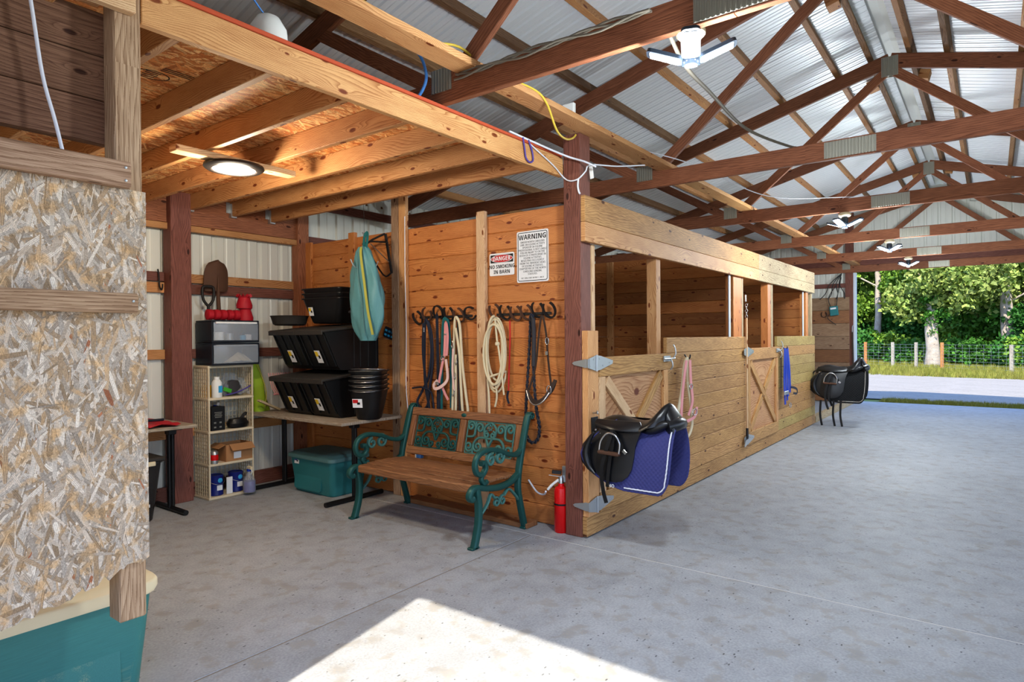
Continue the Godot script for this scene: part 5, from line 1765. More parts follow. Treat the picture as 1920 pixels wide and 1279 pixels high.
	for l: Array in [[0.66, 0.96, 0.412], [0.67, 0.97, 0.425], [0.67, 0.97, 0.452], [0.655, 0.955, 0.462], [0.60, 0.90, 0.462], [0.58, 0.88, 0.478], [0.02, 0.02, 0.48]]:
		var row := PackedVector3Array()
		for p in rrect(l[0], l[1], minf(0.09, l[0] * 0.45)):
			row.append(Vector3(p.x, l[2], p.y))
		nl.append(row)
	part("lid", Mb.new().grid(nl, true, true), M.cream_plastic, nt)
	# ---- lattice shelf tower ----
	var sh := thing("lattice_shelf", "cream plastic lattice shelf tower beside the dark wall post", "shelf", Vector3(-3.345, 0, 0.825))
	var ys := [0.012, 0.306, 0.598, 0.89, 1.177]
	for i in 5:
		var y: float = ys[i]
		part("shelf_board", Mb.new().box(Vector3(0, y, 0), Vector3(0.27, 0.022, 0.43), 0.004), M.lattice_plastic, sh)
		if i == 4:
			break
		var y1: float = ys[i + 1]
		for s: float in [-1.0, 1.0]:
			var b := Mb.new()
			for k in 7:
				b.box(Vector3(-0.114 + 0.038 * k, (y + y1) / 2, s * 0.208), Vector3(0.015, y1 - y - 0.02, 0.007), 0)
			for k in 9:
				b.box(Vector3(0, lerpf(y, y1, (k + 0.5) / 9.0), s * 0.208), Vector3(0.26, 0.006, 0.006), 0)
			part("side_lattice", b, M.lattice_plastic, sh)
		var bk := Mb.new()
		for k in 11:
			bk.box(Vector3(-0.128, (y + y1) / 2, -0.19 + 0.038 * k), Vector3(0.006, y1 - y - 0.02, 0.008), 0)
		for k in 7:
			bk.box(Vector3(-0.128, lerpf(y, y1, (k + 0.5) / 7.0), 0), Vector3(0.006, 0.006, 0.41), 0)
		part("back_lattice", bk, M.lattice_plastic, sh)
		for s: float in [-1.0, 1.0]:
			part("corner_strip", Mb.new().box(Vector3(0.128, (y + y1) / 2, s * 0.205), Vector3(0.014, y1 - y - 0.02, 0.014), 0.002), M.lattice_plastic, sh)
	# drawer units on top
	for k in 2:
		var d := thing("drawer_unit", ["navy drawer unit with clear front, lower of two, holding tan cloth", "navy drawer unit with clear front, upper of two, holding bandage rolls"][k], "drawer", Vector3(-3.31, 1.189 + 0.203 * k, 0.80), -0.04, "stacked clear-front drawer units")
		var b := Mb.new().box(Vector3(0, 0.192, 0), Vector3(0.31, 0.014, 0.44), 0.004)
		b.box(Vector3(0, 0.007, 0), Vector3(0.31, 0.014, 0.44), 0.004)
		for s: float in [-1.0, 1.0]:
			b.box(Vector3(0, 0.1, s * 0.214), Vector3(0.31, 0.172, 0.012), 0.003)
		b.box(Vector3(-0.149, 0.1, 0), Vector3(0.012, 0.172, 0.416), 0.002)
		part("case", b, M.navy_plastic, d)
		var rows := []
		for i in 2:
			var row := PackedVector3Array()
			for j in 9:
				var s := j / 8.0
				row.append(Vector3(0.158 + 0.016 * sin(PI * s), 0.02 + 0.16 * i, lerpf(0.205, -0.205, s)))
			rows.append(row)
		rows.insert(1, PackedVector3Array(rows[0]))
		for j in 9:
			var p: Vector3 = rows[1][j]
			rows[1][j] = p + Vector3(0.002, 0.08, 0)
		part("drawer_front", Mb.new().shell(rows, Vector3(-0.003, 0, 0)), M.clear_plastic, d)
		part("drawer_lip", Mb.new().box(Vector3(0.166, 0.176, 0), Vector3(0.02, 0.018, 0.38), 0.004), M.label_white if k == 1 else M.clear_plastic, d)
		var fl := part("drawer_floor", Mb.new().box(Vector3(0.0, 0.018, 0), Vector3(0.29, 0.006, 0.40), 0.001), M.clear_plastic, d)
	for q: Array in [[-3.23, 1.414, 0.93, 0.042, "label_white", "white bandage roll nearest the post in the upper drawer"], [-3.23, 1.414, 0.83, 0.036, "galvanised", "grey tape roll in the middle of the upper drawer"], [-3.23, 1.414, 0.70, 0.026, "light_blue", "small light blue roll in the upper drawer"], [-3.235, 1.414, 0.645, 0.03, "label_white", "small white bandage roll beside the light blue roll"]]:
		var o := lathe_thing("bandage_roll", [0.0, 0.0, q[3], 0.0, q[3], q[3] * 1.7, q[3] * 0.5, q[3] * 1.72, 0.0, q[3] * 1.6], M[q[4]], Vector3(q[0], q[1], q[2]), q[5], "bandage", "rolls in the upper drawer")
	var cl := []
	for i in 9:
		var row := PackedVector3Array()
		for j in 12:
			var u := j / 11.0
			row.append(Vector3(lerpf(-0.05, 0.06, i / 8.0), 0.002 + 0.09 * sin(PI * u) * sin(PI * clampf(i / 8.0, 0.05, 0.95)) * (0.75 + 0.25 * sin(i * 1.7 + j * 2.3)), lerpf(-0.12, 0.12, u)))
		cl.append(row)
	single("folded_cloth", Mb.new().grid(cl, true), M.cream_rope, "crumpled tan cloth inside the lower drawer unit", "cloth").position = Vector3(-3.27, 1.212, 0.72)
	# red goods on the drawers
	for k in 5:
		var t := thing("wrapped_roll", "red roll in clear wrap on the drawer unit", "roll", Vector3(-3.28, 1.593, 0.985 - 0.062 * k), 0.0, "row of wrapped red rolls")
		part("roll", Mb.new().lathe(p2([0.0, -0.029, 0.03, -0.029, 0.047, -0.02, 0.048, 0.0, 0.047, 0.02, 0.03, 0.029, 0.0, 0.029]), Vector3(0, 0.049, 0), 20, Basis(Vector3(1, 0, 0), PI / 2)), M.red_cloth, t)
	for k in 2:
		var t := thing("bell_boot", ["red bell boot standing on the drawer unit", "red bell boot with ragged top stacked on another"][k], "boot", Vector3(-3.30, 1.593 + 0.114 * k, 0.635 + 0.008 * k), 0.0, "red bell boots")
		part("boot", Mb.new().lathe(p2([0.070, 0.0, 0.072, 0.03, 0.055, 0.085, 0.05, 0.10, 0.058, 0.112, 0.05, 0.112, 0.044, 0.10, 0.05, 0.08, 0.064, 0.03, 0.062, 0.0, 0.070, 0.0]), Vector3.ZERO, 22), M.red_cloth, t)
		if k == 1:
			var pf := Mb.new()
			for i in 9:
				pf.box(Vector3(cos(i * 0.7) * 0.055, 0.118, sin(i * 0.7) * 0.055), Vector3(0.03, 0.03, 0.004), 0.001, Basis(Vector3.UP, -i * 0.7 + 0.5) * Basis(Vector3(0, 0, 1), 0.6))
			part("fringe", pf, M.red_cloth, t).set_meta("kind", "stuff")
	# D-handled shovel on the girt
	var sv := thing("shovel", "rusty round-point shovel hung blade up with black D grip", "shovel", Vector3(-3.43, 1.5, 0.845))
	var rows := []
	for i in 11:
		var v := i / 10.0
		var w := 0.115 * sqrt(clampf(1.0 - pow(v, 5.0), 0.0, 1.0)) * (1.0 if v > 0.06 else 0.85)
		var row := PackedVector3Array()
		for j in 9:
			var u := j / 8.0 * 2 - 1
			row.append(Vector3(0.035 * (1.0 - u * u) + 0.02 * v, 0.36 + 0.29 * v, u * maxf(w, 0.004)))
		rows.append(row)
	part("blade", Mb.new().shell(rows, Vector3(-0.004, 0, 0)), M.rust, sv)
	part("socket", Mb.new().tube(pv([[0.03, 0.10, -0.015], [0.04, 0.30, 0.0], [0.045, 0.52, 0.0]]), 0.018, 10, false, PackedFloat32Array([1.0, 1.0, 0.3])), M.rust, sv)
	part("handle_shaft", Mb.new().rod(Vector3(0.05, 0.12, 0.10), Vector3(0.055, 0.22, 0.10), 0.014), M.iron, sv)
	part("grip", Mb.new().tube(curve(pv([[0.055, 0.22, 0.10], [0.055, 0.28, 0.055], [0.055, 0.385, 0.05], [0.055, 0.40, 0.10], [0.055, 0.385, 0.15], [0.055, 0.28, 0.145], [0.055, 0.22, 0.10]]), 4), 0.013, 8), M.iron, sv)
	var hk := Mb.new().tube(curve(pv([[-3.472, 2.03, 1.335], [-3.455, 1.98, 1.335], [-3.44, 1.88, 1.335], [-3.41, 1.85, 1.335], [-3.39, 1.87, 1.335], [-3.385, 1.90, 1.335]]), 5), 0.007, 8)
	single("wall_hook", hk, M.iron, "large bent iron hook on the girt left of the dark post", "hook")
	# goods in the lattice shelf
	var bt := lathe_thing("medicine_bottle", [0.0, 0.0, 0.042, 0.0, 0.044, 0.01, 0.044, 0.13, 0.03, 0.155, 0.024, 0.16, 0.024, 0.185, 0.0, 0.185], M.white_plastic, Vector3(-3.25, 0.902, 0.94), "white bottle with blue label on the top shelf", "bottle")
	part("label", Mb.new().box(Vector3(0.044, 0.075, -0.01), Vector3(0.003, 0.06, 0.04), 0.001, Basis(Vector3.UP, 0.2)), M.light_blue, bt)
	lathe_thing("yellow_tub", [0.0, 0.0, 0.05, 0.0, 0.05, 0.10, 0.046, 0.105, 0.0, 0.105], M.yellow_plastic, Vector3(-3.38, 0.902, 0.965), "yellow plastic tub behind the white bottle", "tub")
	var bg := []
	for i in 11:
		var row := PackedVector3Array()
		for j in 14:
			var u := j / 13.0
			var v := i / 10.0
			row.append(Vector3(0.03 + 0.09 * v - 0.05 * sin(PI * u), 0.012 + 0.19 * (1.0 - v) * (0.55 + 0.45 * sin(PI * u)) + 0.012 * sin(i * 2.1 + j * 1.7), lerpf(0.16, -0.12, u)))
		bg.append(row)
	var zb := thing("zip_bag", "crumpled clear zip bag of supplies with green tag on top shelf", "bag", Vector3(-3.37, 0.905, 0.73))
	part("film", Mb.new().grid(bg), M.clear_plastic, zb)
	part("tag", Mb.new().box(Vector3(0.10, 0.055, 0.10), Vector3(0.005, 0.035, 0.08), 0.002, Basis(Vector3(1, 0, 0), -0.35)), M.green_plastic, zb)
	part("zip_strip", Mb.new().tube(curve(pv([[0.12, 0.012, 0.13], [0.13, 0.03, 0.03], [0.13, 0.07, -0.08], [0.12, 0.10, -0.13]]), 4), 0.006, 6), M.purple, zb)
	part("filling", Mb.new().lathe(p2([0.0, 0.0, 0.09, 0.01, 0.08, 0.08, 0.05, 0.13, 0.0, 0.14]), Vector3(0.0, 0.0, 0.0), 14, Basis.IDENTITY, 0.8, 1.1), M.braid, zb)
	var bx := thing("black_carton", "black printed carton on the second shelf down", "box", Vector3(-3.27, 0.61, 0.945))
	part("carton", Mb.new().box(Vector3(0, 0.105, 0), Vector3(0.10, 0.21, 0.125), 0.002), M.ink, bx)
	for k in 4:
		part("print", Mb.new().box(Vector3(0.0505, 0.16 - 0.014 * k, 0.0), Vector3(0.001, 0.006, 0.07 - 0.01 * (k % 2)), 0), M.plate_metal, bx)
	for q: Array in [[0.07, 0.03], [0.07, -0.02], [0.03, 0.03], [0.03, -0.02]]:
		part("print", Mb.new().box(Vector3(0.0505, q[0], q[1]), Vector3(0.001, 0.014, 0.02), 0), M.plate_metal, bx)
	for k in 2:
		var at: Vector3 = [Vector3(-3.405, 0.61, 0.87), Vector3(-3.145, 0.0, 0.70)][k]
		var sp := lathe_thing("spray_bottle", [0.0, 0.0, 0.05, 0.0, 0.056, 0.02, 0.054, 0.11, 0.03, 0.15, 0.018, 0.17, 0.018, 0.20, 0.0, 0.20], M.cream_plastic if k == 0 else M.clear_plastic, at, ["tan spray bottle behind the black carton", "clear spray bottle with blue pattern in front of the paint cans"][k], "bottle")
		if k == 1:
			part("liquid", Mb.new().lathe(p2([0.0, 0.004, 0.05, 0.006, 0.05, 0.10, 0.0, 0.10]), Vector3.ZERO, 20), M.purple, sp)
			sp.position.y = 0.024
		part("head", Mb.new().box(Vector3(0.012, 0.222, 0), Vector3(0.07, 0.03, 0.024), 0.006), M.white_plastic if k == 0 else M.cream_plastic, sp)
		part("trigger", Mb.new().tube(curve(pv([[0.04, 0.215, 0], [0.045, 0.19, 0], [0.03, 0.165, 0]]), 4), 0.006, 6), M.white_plastic, sp)
		part("collar", Mb.new().lathe(p2([0.02, 0.0, 0.022, 0.0, 0.022, 0.02, 0.0, 0.02]), Vector3(0, 0.19, 0), 14), M.blue_web, sp)
	var mz := thing("black_muzzle", "black rubber muzzle lying on the second shelf down", "muzzle", Vector3(-3.275, 0.612, 0.735))
	part("body", Mb.new().lathe(p2([0.0, 0.0, 0.07, 0.005, 0.08, 0.04, 0.06, 0.08, 0.03, 0.085, 0.0, 0.07]), Vector3.ZERO, 18, Basis.IDENTITY, 0.9, 1.3), M.black_plastic, mz)
	part("strap", Mb.new().strap(curve(pv([[0.0, 0.07, -0.03], [0.02, 0.12, -0.06], [0.0, 0.11, -0.09]]), 4), 0.03, 0.006, Vector3(1, 0, 0)), M.black_lid, mz)
	var cb := thing("cardboard_box", "open brown cardboard box on the third shelf down", "box", Vector3(-3.32, 0.318, 0.75))
	for q: Array in [[0, 0.075, 0.125, 0.2, 0.15, 0.004], [0, 0.075, -0.125, 0.2, 0.15, 0.004], [0.1, 0.075, 0, 0.004, 0.15, 0.25], [-0.1, 0.075, 0, 0.004, 0.15, 0.25], [0, 0.003, 0, 0.2, 0.005, 0.25]]:
		part("panel", Mb.new().box(Vector3(q[0], q[1], q[2]), Vector3(q[3], q[4], q[5]), 0.001), M.cardboard, cb)
	part("flap", Mb.new().box(Vector3(0.135, 0.128, -0.01), Vector3(0.08, 0.004, 0.22), 0.001, Basis(Vector3(0, 0, 1), -0.7)), M.cardboard, cb)
	part("flap", Mb.new().box(Vector3(0.0, 0.14, 0.16), Vector3(0.19, 0.004, 0.08), 0.001, Basis(Vector3(1, 0, 0), 0.4)), M.cardboard, cb)
	part("label", Mb.new().box(Vector3(0.1025, 0.05, 0.02), Vector3(0.001, 0.06, 0.07), 0), M.label_white, cb)
	var rc := lathe_thing("spray_can", [0.0, 0.0, 0.032, 0.0, 0.033, 0.01, 0.033, 0.10, 0.02, 0.115, 0.0, 0.118], M.galvanised, Vector3(-3.24, 0.318, 0.975), "silver and red can lying at the cardboard box's side", "can")
	part("band", Mb.new().lathe(p2([0.0335, 0.03, 0.0345, 0.03, 0.0345, 0.08, 0.0335, 0.08]), Vector3.ZERO, 20), M.red_paint, rc)
	for k in 2:
		var c := lathe_thing("paint_can", [0.0, 0.0, 0.062, 0.0, 0.066, 0.006, 0.064, 0.012, 0.064, 0.168, 0.067, 0.174, 0.06, 0.18, 0.055, 0.174, 0.0, 0.174], M.blue_can, Vector3(-3.30, 0.024, 0.935 - 0.19 * k), ["blue metal paint can nearest the dark post on the bottom shelf", "blue metal paint can behind the spray bottle on the bottom shelf"][k], "can", "blue paint cans")
		part("label_spot", Mb.new().lathe(p2([0.0, 0.001, 0.02, 0.0005, 0.021, 0.0]), Vector3(0.064, 0.135, -0.01), 14, Basis(Vector3(0, 0, 1), -PI / 2)), M.light_blue, c)
		part("label_print", Mb.new().box(Vector3(0.065, 0.07, -0.005), Vector3(0.002, 0.045, 0.05), 0.0005), M.label_white, c)
		part("wire_handle", Mb.new().tube(curve(pv([[0.0, 0.15, 0.066], [0.05, 0.12, 0.06], [0.075, 0.10, 0.0], [0.05, 0.12, -0.06], [0.0, 0.15, -0.066]]), 4), 0.002, 6), M.steel, c)
	var wc := Mb.new().box(Vector3(-3.235, 0.10, 0.84), Vector3(0.012, 0.15, 0.055), 0.002)
	single("white_carton", wc, M.label_white, "slim white carton between the two blue paint cans", "box")
	# ---- second table with goods ----
	table("grey folding table left of the dark wall post", -3.44, -2.90, 1.29, 2.41, [-0.47, 0.47], false)
	var rg := []
	for i in 9:
		var row := PackedVector3Array()
		for j in 12:
			row.append(Vector3(lerpf(-0.22, 0.24, i / 8.0) + 0.02 * sin(j * 1.3), 0.006 + 0.022 * absf(sin(i * 1.1 + j * 0.8)) + (0.03 * sin(PI * j / 11.0) if i < 4 else 0.0), lerpf(-0.30, 0.22, j / 11.0)))
		rg.append(row)
	single("red_rag", Mb.new().grid(rg, true), M.red_cloth, "crumpled red cloth on the table left of dark post", "cloth").position = Vector3(-3.14, 0.73, 1.72)
	var tl := thing("hoof_tool", "hand tool with yellow grip lying on the red cloth", "tool", Vector3(-3.05, 0.785, 1.62))
	part("grip", Mb.new().rod(Vector3(0, 0.0, 0.02), Vector3(0.02, 0.0, 0.18), 0.018), M.yellow_plastic, tl)
	part("shank", Mb.new().rod(Vector3(0, -0.004, 0.02), Vector3(-0.02, -0.01, -0.14), 0.011), M.navy_plastic, tl)
	var ct := thing("clear_tote", "smoky lidded tote with cream latch under the left table", "tote", Vector3(-3.17, 0, 1.86))
	part("body", tub(Mb.new(), 0.42, 0.52, 0.50, 0.62, 0.47, 0.05), M.smoke_plastic, ct)
	part("lid", Mb.new().box(Vector3(0, 0.487, 0), Vector3(0.53, 0.035, 0.65), 0.012), M.black_lid, ct)
	part("latch", Mb.new().box(Vector3(0.262, 0.46, -0.18), Vector3(0.02, 0.035, 0.13), 0.005), M.cream_plastic, ct)
	part("label", Mb.new().box(Vector3(0.224, 0.13, -0.18), Vector3(0.002, 0.022, 0.075), 0, Basis(Vector3(0, 0, 1), -0.08)), M.label_white, ct)
	single("maroon_cloth", Mb.new().box(Vector3(-3.17, 0.29, 1.80), Vector3(0.30, 0.14, 0.36), 0.03), M.red_cloth, "folded maroon cloth inside the smoky tote", "cloth")
	# ---- by the wall between shelf and table ----
	var lv := thing("riding_vest", "lime green vest slumped between the lattice shelf and table", "vest", Vector3(-3.36, 0.7305, 0.46))
	var vr := []
	for i in 11:
		var v := i / 10.0
		var row := PackedVector3Array()
		for j in 14:
			var a := TAU * j / 14
			var r := lerpf(0.10, 0.035, pow(v, 1.4)) * (1.0 + 0.16 * sin(a * 3 + v * 5))
			row.append(Vector3(cos(a) * r * 0.8 - 0.03 * v, 0.45 * v, sin(a) * r * 0.9 + 0.03 * v))
		vr.append(row)
	part("cloth", Mb.new().grid(vr, false, true), M.lime_cloth, lv)
	part("edge", Mb.new().tube(curve(pv([[0.085, 0.02, 0.0], [0.08, 0.18, -0.02], [0.03, 0.35, 0.0], [0.0, 0.45, 0.03]]), 5), 0.006, 6), M.bag_yellow, lv)
	var st := bd(Vector3(-3.20, 0.795, 0.46), Vector3(0.05, 0.02, 0.24), 0.9, 1.0, 0.002, Basis(Vector3(1, 0, 0), -0.45))
	single("wood_stick", st, M.grey_pine, "short grey stick leaning on table edge by the lime vest", "stick")
	var fk := thing("manure_fork", "pink-tined plastic stall fork head behind the bins", "fork", Vector3(-3.20, 0.7305, 0.27))
	for k in 12:
		part("tine", Mb.new().tube(pv([[0.0, 0.16, -0.10 + 0.02 * k], [-0.06, 0.22, -0.10 + 0.02 * k], [-0.10, 0.36, -0.11 + 0.022 * k]]), 0.004, 6), M.pink_web, fk)
	part("back_bar", Mb.new().box(Vector3(0, 0.16, 0.01), Vector3(0.02, 0.016, 0.26), 0.004), M.pink_web, fk)
	part("socket", Mb.new().rod(Vector3(0.01, 0.012, 0.01), Vector3(0, 0.16, 0.01), 0.014), M.rust, fk)
	var bb := bd(Vector3(-3.07, 0.815, 0.02), Vector3(0.13, 0.165, 0.12), 0.9, 1.0, 0.002)
	single("brown_carton", bb, M.cardboard, "small brown carton on the table behind the bins", "box")
	# ---- hung on the studs ----
	var bh := thing("bridle_hook", "steel four-prong tack hook hanging above the teal bag", "hook", Vector3(-2.02, 2.04, 0.28))
	part("stem", Mb.new().tube(curve(pv([[0.01, 0.27, -0.02], [-0.02, 0.29, 0.0], [0.0, 0.25, 0.0], [0.0, 0.12, 0.0], [0.0, 0.04, 0.0]]), 4), 0.006, 8), M.galvanised, bh)
	part("wire", Mb.new().rod(Vector3(0.0, 0.28, 0.0), Vector3(0.0, 0.527, 0.005), 0.0015, 6), M.iron, bh)
	for k in 4:
		var a := PI / 2 * k + 0.2
		part("prong", Mb.new().tube(curve(pv([[0, 0.05, 0], [cos(a) * 0.05, -0.015, sin(a) * 0.05], [cos(a) * 0.10, -0.005, sin(a) * 0.10], [cos(a) * 0.13, 0.05, sin(a) * 0.13]]), 5), 0.006, 8), M.galvanised, bh)
	var ir := thing("iron_rack", "folded black iron saddle rack on the tack wall", "rack", Vector3(-2.05, 2.0, -0.05))
	var irb := Mb.new().bar(Vector3(0.04, 0.0, 0.03), Vector3(-0.04, 0.36, 0.03), 0.03, 0.012, Vector3(0, 0, 1))
	part("back_bar", irb, M.iron, ir)
	part("frame", Mb.new().tube(curve(pv([[0.05, 0.0, 0.05], [-0.04, -0.01, 0.06], [-0.24, 0.26, 0.08], [-0.20, 0.30, 0.08], [0.0, 0.28, 0.05]]), 4), 0.008, 8), M.iron, ir)
	part("arm", Mb.new().tube(curve(pv([[-0.04, 0.36, 0.04], [-0.16, 0.32, 0.07], [-0.26, 0.28, 0.08], [-0.29, 0.29, 0.08]]), 4), 0.010, 8), M.iron, ir)
	part("wire", Mb.new().rod(Vector3(0.03, 0.10, 0.05), Vector3(-0.18, 0.28, 0.085), 0.005), M.steel, ir)
	var bgt := thing("teal_bag", "long teal nylon bag with yellow zip hanging from tack wall", "bag", Vector3(-1.975, 1.40, 0.30))
	var br := []
	for i in 21:
		var v := i / 20.0
		var w := 0.235 * pow(sin(PI * clampf(v * 0.93 + 0.035, 0.0, 1.0)), 0.45) * (1.0 - 0.42 * pow(v, 2.2)) * (1.0 if v < 0.97 else 0.75)
		var row := PackedVector3Array()
		for j in 28:
			var a := TAU * j / 28
			var fold := 0.010 * sin(a * 5 + v * 9.0) + 0.008 * sin(a * 9 - v * 14.0)
			row.append(Vector3(cos(a) * (w + fold) * 0.92 + 0.05 * (1.0 - v) - 0.03, 0.80 * v, sin(a) * (0.075 * sqrt(w / 0.235) + fold)))
		br.append(row)
	part("shell", Mb.new().grid(br, false, true), M.bag_teal, bgt)
	part("zip", Mb.new().strap(curve(pv([[0.145, 0.05, 0.058], [0.115, 0.25, 0.082], [0.075, 0.5, 0.086], [0.02, 0.72, 0.072], [0.0, 0.79, 0.05]]), 5), 0.022, 0.006, Vector3(0.3, 0, 1).normalized()), M.bag_yellow, bgt)
	part("seam", Mb.new().tube(curve(pv([[0.07, 0.04, 0.075], [0.045, 0.3, 0.088], [0.0, 0.55, 0.088], [-0.03, 0.75, 0.07]]), 5), 0.004, 6), M.teal_lid, bgt)
	part("loop", Mb.new().strap(curve(pv([[-0.03, 0.78, 0.0], [-0.02, 0.88, 0.0], [0.0, 0.92, -0.01], [0.02, 0.88, 0.0], [0.0, 0.78, 0.0]]), 4), 0.03, 0.004, Vector3(0, 0, 1)), M.teal_web, bgt)
	var tb := thing("wall_clock", "small dark digital clock on the tack wall under the teal bag", "clock", Vector3(-2.145, 1.462, -0.112))
	part("case", Mb.new().box(Vector3.ZERO, Vector3(0.15, 0.10, 0.018), 0.006, Basis(Vector3(0, 0, 1), -0.3)), M.navy_plastic, tb)
	for k in 6:
		part("digit", Mb.new().box(Basis(Vector3(0, 0, 1), -0.3) * Vector3(-0.045 + 0.045 * (k % 3), 0.02 - 0.04 * (k / 3), 0.0095), Vector3(0.03, 0.018, 0.001), 0, Basis(Vector3(0, 0, 1), -0.3)), M.light_blue, tb)

func build_small() -> void:
	# fire extinguisher
	var t := thing("fire_extinguisher", "red fire extinguisher on the floor against the corner post", "extinguisher", Vector3(-0.236, 0, -0.035))
	part("cylinder", Mb.new().lathe(p2([0.0, 0.0, 0.046, 0.0, 0.052, 0.008, 0.052, 0.30, 0.046, 0.322, 0.024, 0.336, 0.02, 0.36, 0.0, 0.36]), Vector3.ZERO, 32), M.red_paint, t)
	part("band", Mb.new().lathe(p2([0.0525, 0.20, 0.054, 0.20, 0.054, 0.212, 0.0525, 0.212]), Vector3.ZERO, 32), M.ink, t)
	part("valve", Mb.new().lathe(p2([0.0, 0.355, 0.022, 0.355, 0.022, 0.395, 0.014, 0.41, 0.0, 0.41]), Vector3.ZERO, 16), M.steel, t)
	part("bracket", Mb.new().box(Vector3(0.028, 0.42, -0.02), Vector3(0.05, 0.12, 0.03), 0.004), M.galvanised, t)
	part("lever", Mb.new().bar(Vector3(0.01, 0.405, 0.01), Vector3(-0.075, 0.415, 0.05), 0.018, 0.006), M.steel, t)
	part("grip", Mb.new().bar(Vector3(0.01, 0.435, 0.012), Vector3(-0.05, 0.44, 0.045), 0.026, 0.026), M.black_plastic, t)
	part("nozzle", Mb.new().tube(curve(pv([[-0.01, 0.38, 0.02], [-0.05, 0.345, 0.04], [-0.085, 0.305, 0.05]]), 4), 0.010, 8, false), M.white_plastic, t)
	var ho := Mb.new().tube(curve(pv([[-0.335, 0.29, 0.02], [-0.37, 0.26, -0.02], [-0.43, 0.24, -0.06], [-0.50, 0.25, -0.09], [-0.58, 0.32, -0.105]]), 5), 0.007, 8)
	single("grey_hose", ho, M.white_cable, "thin grey cable drooping from extinguisher along the tack wall", "cable")
	# plank at the foot of the tack wall
	single("floor_plank", wbar(Vector3(-1.78, 0.021, -0.02), Vector3(-0.47, 0.021, 0.005), 0.14, 0.038, Vector3.UP, 0.9, 1.0), M.bench_wood, "rough brown plank lying on the floor under the bench", "plank")
	# outlet goods behind the bench
	t = thing("power_plug", "blue plug in a white outlet on the tack wall behind bench", "plug", Vector3(-1.79, 0.36, -0.115))
	part("outlet", Mb.new().box(Vector3(0, 0, 0.004), Vector3(0.07, 0.11, 0.01), 0.003), M.white_plastic, t)
	part("plug", Mb.new().box(Vector3(0.05, 0.03, 0.03), Vector3(0.06, 0.05, 0.045), 0.008), M.blue_cable, t)
	part("cord", Mb.new().tube(curve(pv([[0.0, 0.0, 0.02], [0.01, -0.05, 0.03], [0.0, -0.11, 0.02]]), 4), 0.006, 6), M.white_cable, t)
	# conduit wire down the timber post
	single("post_wire", Mb.new().tube(curve(pv([[-1.882, 2.5, -0.062], [-1.888, 2.0, -0.066], [-1.876, 1.5, -0.064], [-1.886, 1.0, -0.066], [-1.87, 0.76, -0.075]]), 5), 0.004, 6), M.white_cable, "thin white wire running down the timber post on tack wall", "wire")
	single("ring_hook", Mb.new().tube(curve(pv([[0.013, 0.88, -0.07], [0.05, 0.885, -0.05], [0.075, 0.90, -0.02], [0.09, 0.885, 0.0]]), 4), 0.006, 8), M.galvanised, "small steel hook on upright above the blue-padded saddle", "hook")
	# ---- wires under the roof ----
	single("blue_cable", Mb.new().tube(curve(pv([[-0.10, 2.93, 1.6], [-0.28, 3.0, 1.32], [-0.255, 2.9, 1.30], [-0.275, 2.83, 1.30], [-0.33, 2.77, 1.31], [-0.40, 2.735, 1.33]]), 6), 0.009, 8), M.blue_cable, "light blue cable looping down beside the truss plate above loft", "cable")
	single("yellow_cable", Mb.new().tube(curve(pv([[0.02, 2.912, 3.0], [0.0, 2.915, 2.4], [0.03, 2.93, 2.0], [0.0, 2.912, 1.6], [0.04, 2.95, 1.35], [0.03, 2.91, 1.1], [0.075, 2.912, 0.75], [0.095, 2.86, 0.62], [0.06, 2.74, 0.45], [0.0, 2.745, 0.25], [-0.05, 2.80, 0.08], [-0.06, 2.84, 0.02]]), 6), 0.007, 8), M.yellow_cable, "yellow cable lying along the tie board and drooping at corner post", "cable")
	for k in 3:
		var q := PackedVector3Array()
		for i in 20:
			var x := -0.05 + 0.06 * i
			q.append(Vector3(x, 2.852 + 0.012 * sin(i * 0.9 + k * 2.0) - 0.012 * k, 1.268 + 0.0125 * k))
		single("truss_wire", Mb.new().tube(q, 0.006, 6), M.grey_cable, "dusty grey wire along the truss chord beside the LED light", "wire", "wires along the truss chord")
	single("white_rod", Mb.new().tube(curve(pv([[-0.19, 2.74, 0.62], [-0.17, 2.725, 0.42], [-0.11, 2.69, 0.08], [0.02, 2.635, 0.04], [0.10, 2.59, 0.02]]), 5), 0.007, 8), M.white_cable, "white plastic rod from loft edge across the corner post", "rod")
	single("white_string", Mb.new().tube(curve(pv([[-0.168, 2.70, 0.42], [-0.168, 2.62, 0.15], [-0.165, 2.56, 0.02], [-0.11, 2.525, 0.02], [-0.045, 2.53, 0.015], [0.0, 2.58, -0.01], [0.03, 2.625, -0.03], [0.10, 2.66, -0.3], [0.17, 2.72, -0.6]]), 5), 0.005, 6), M.white_cable, "white string tied round the corner post", "string")
	single("string_end", Mb.new().tube(curve(pv([[-0.045, 2.53, 0.014], [-0.05, 2.48, 0.012], [-0.043, 2.44, 0.01], [-0.035, 2.425, 0.008]]), 4), 0.007, 6), M.white_cable, "short frayed end of white string at the corner post", "string")
	single("torn_flag", Mb.new().box(Vector3(0.018, 2.585, -0.06), Vector3(0.03, 0.10, 0.003), 0.001, Basis(Vector3(0, 0, 1), 0.12)), M.white_plastic, "torn strip of white plastic tied beside the corner post", "strip")
	single("purple_twine", Mb.new().tube(curve(pv([[-0.17, 2.725, 0.50], [-0.168, 2.66, 0.485], [-0.168, 2.60, 0.47], [-0.168, 2.58, 0.43], [-0.168, 2.60, 0.39], [-0.168, 2.66, 0.40], [-0.17, 2.725, 0.44]]), 5), 0.006, 6), M.purple, "loop of purple twine hanging from the loft beam", "twine")
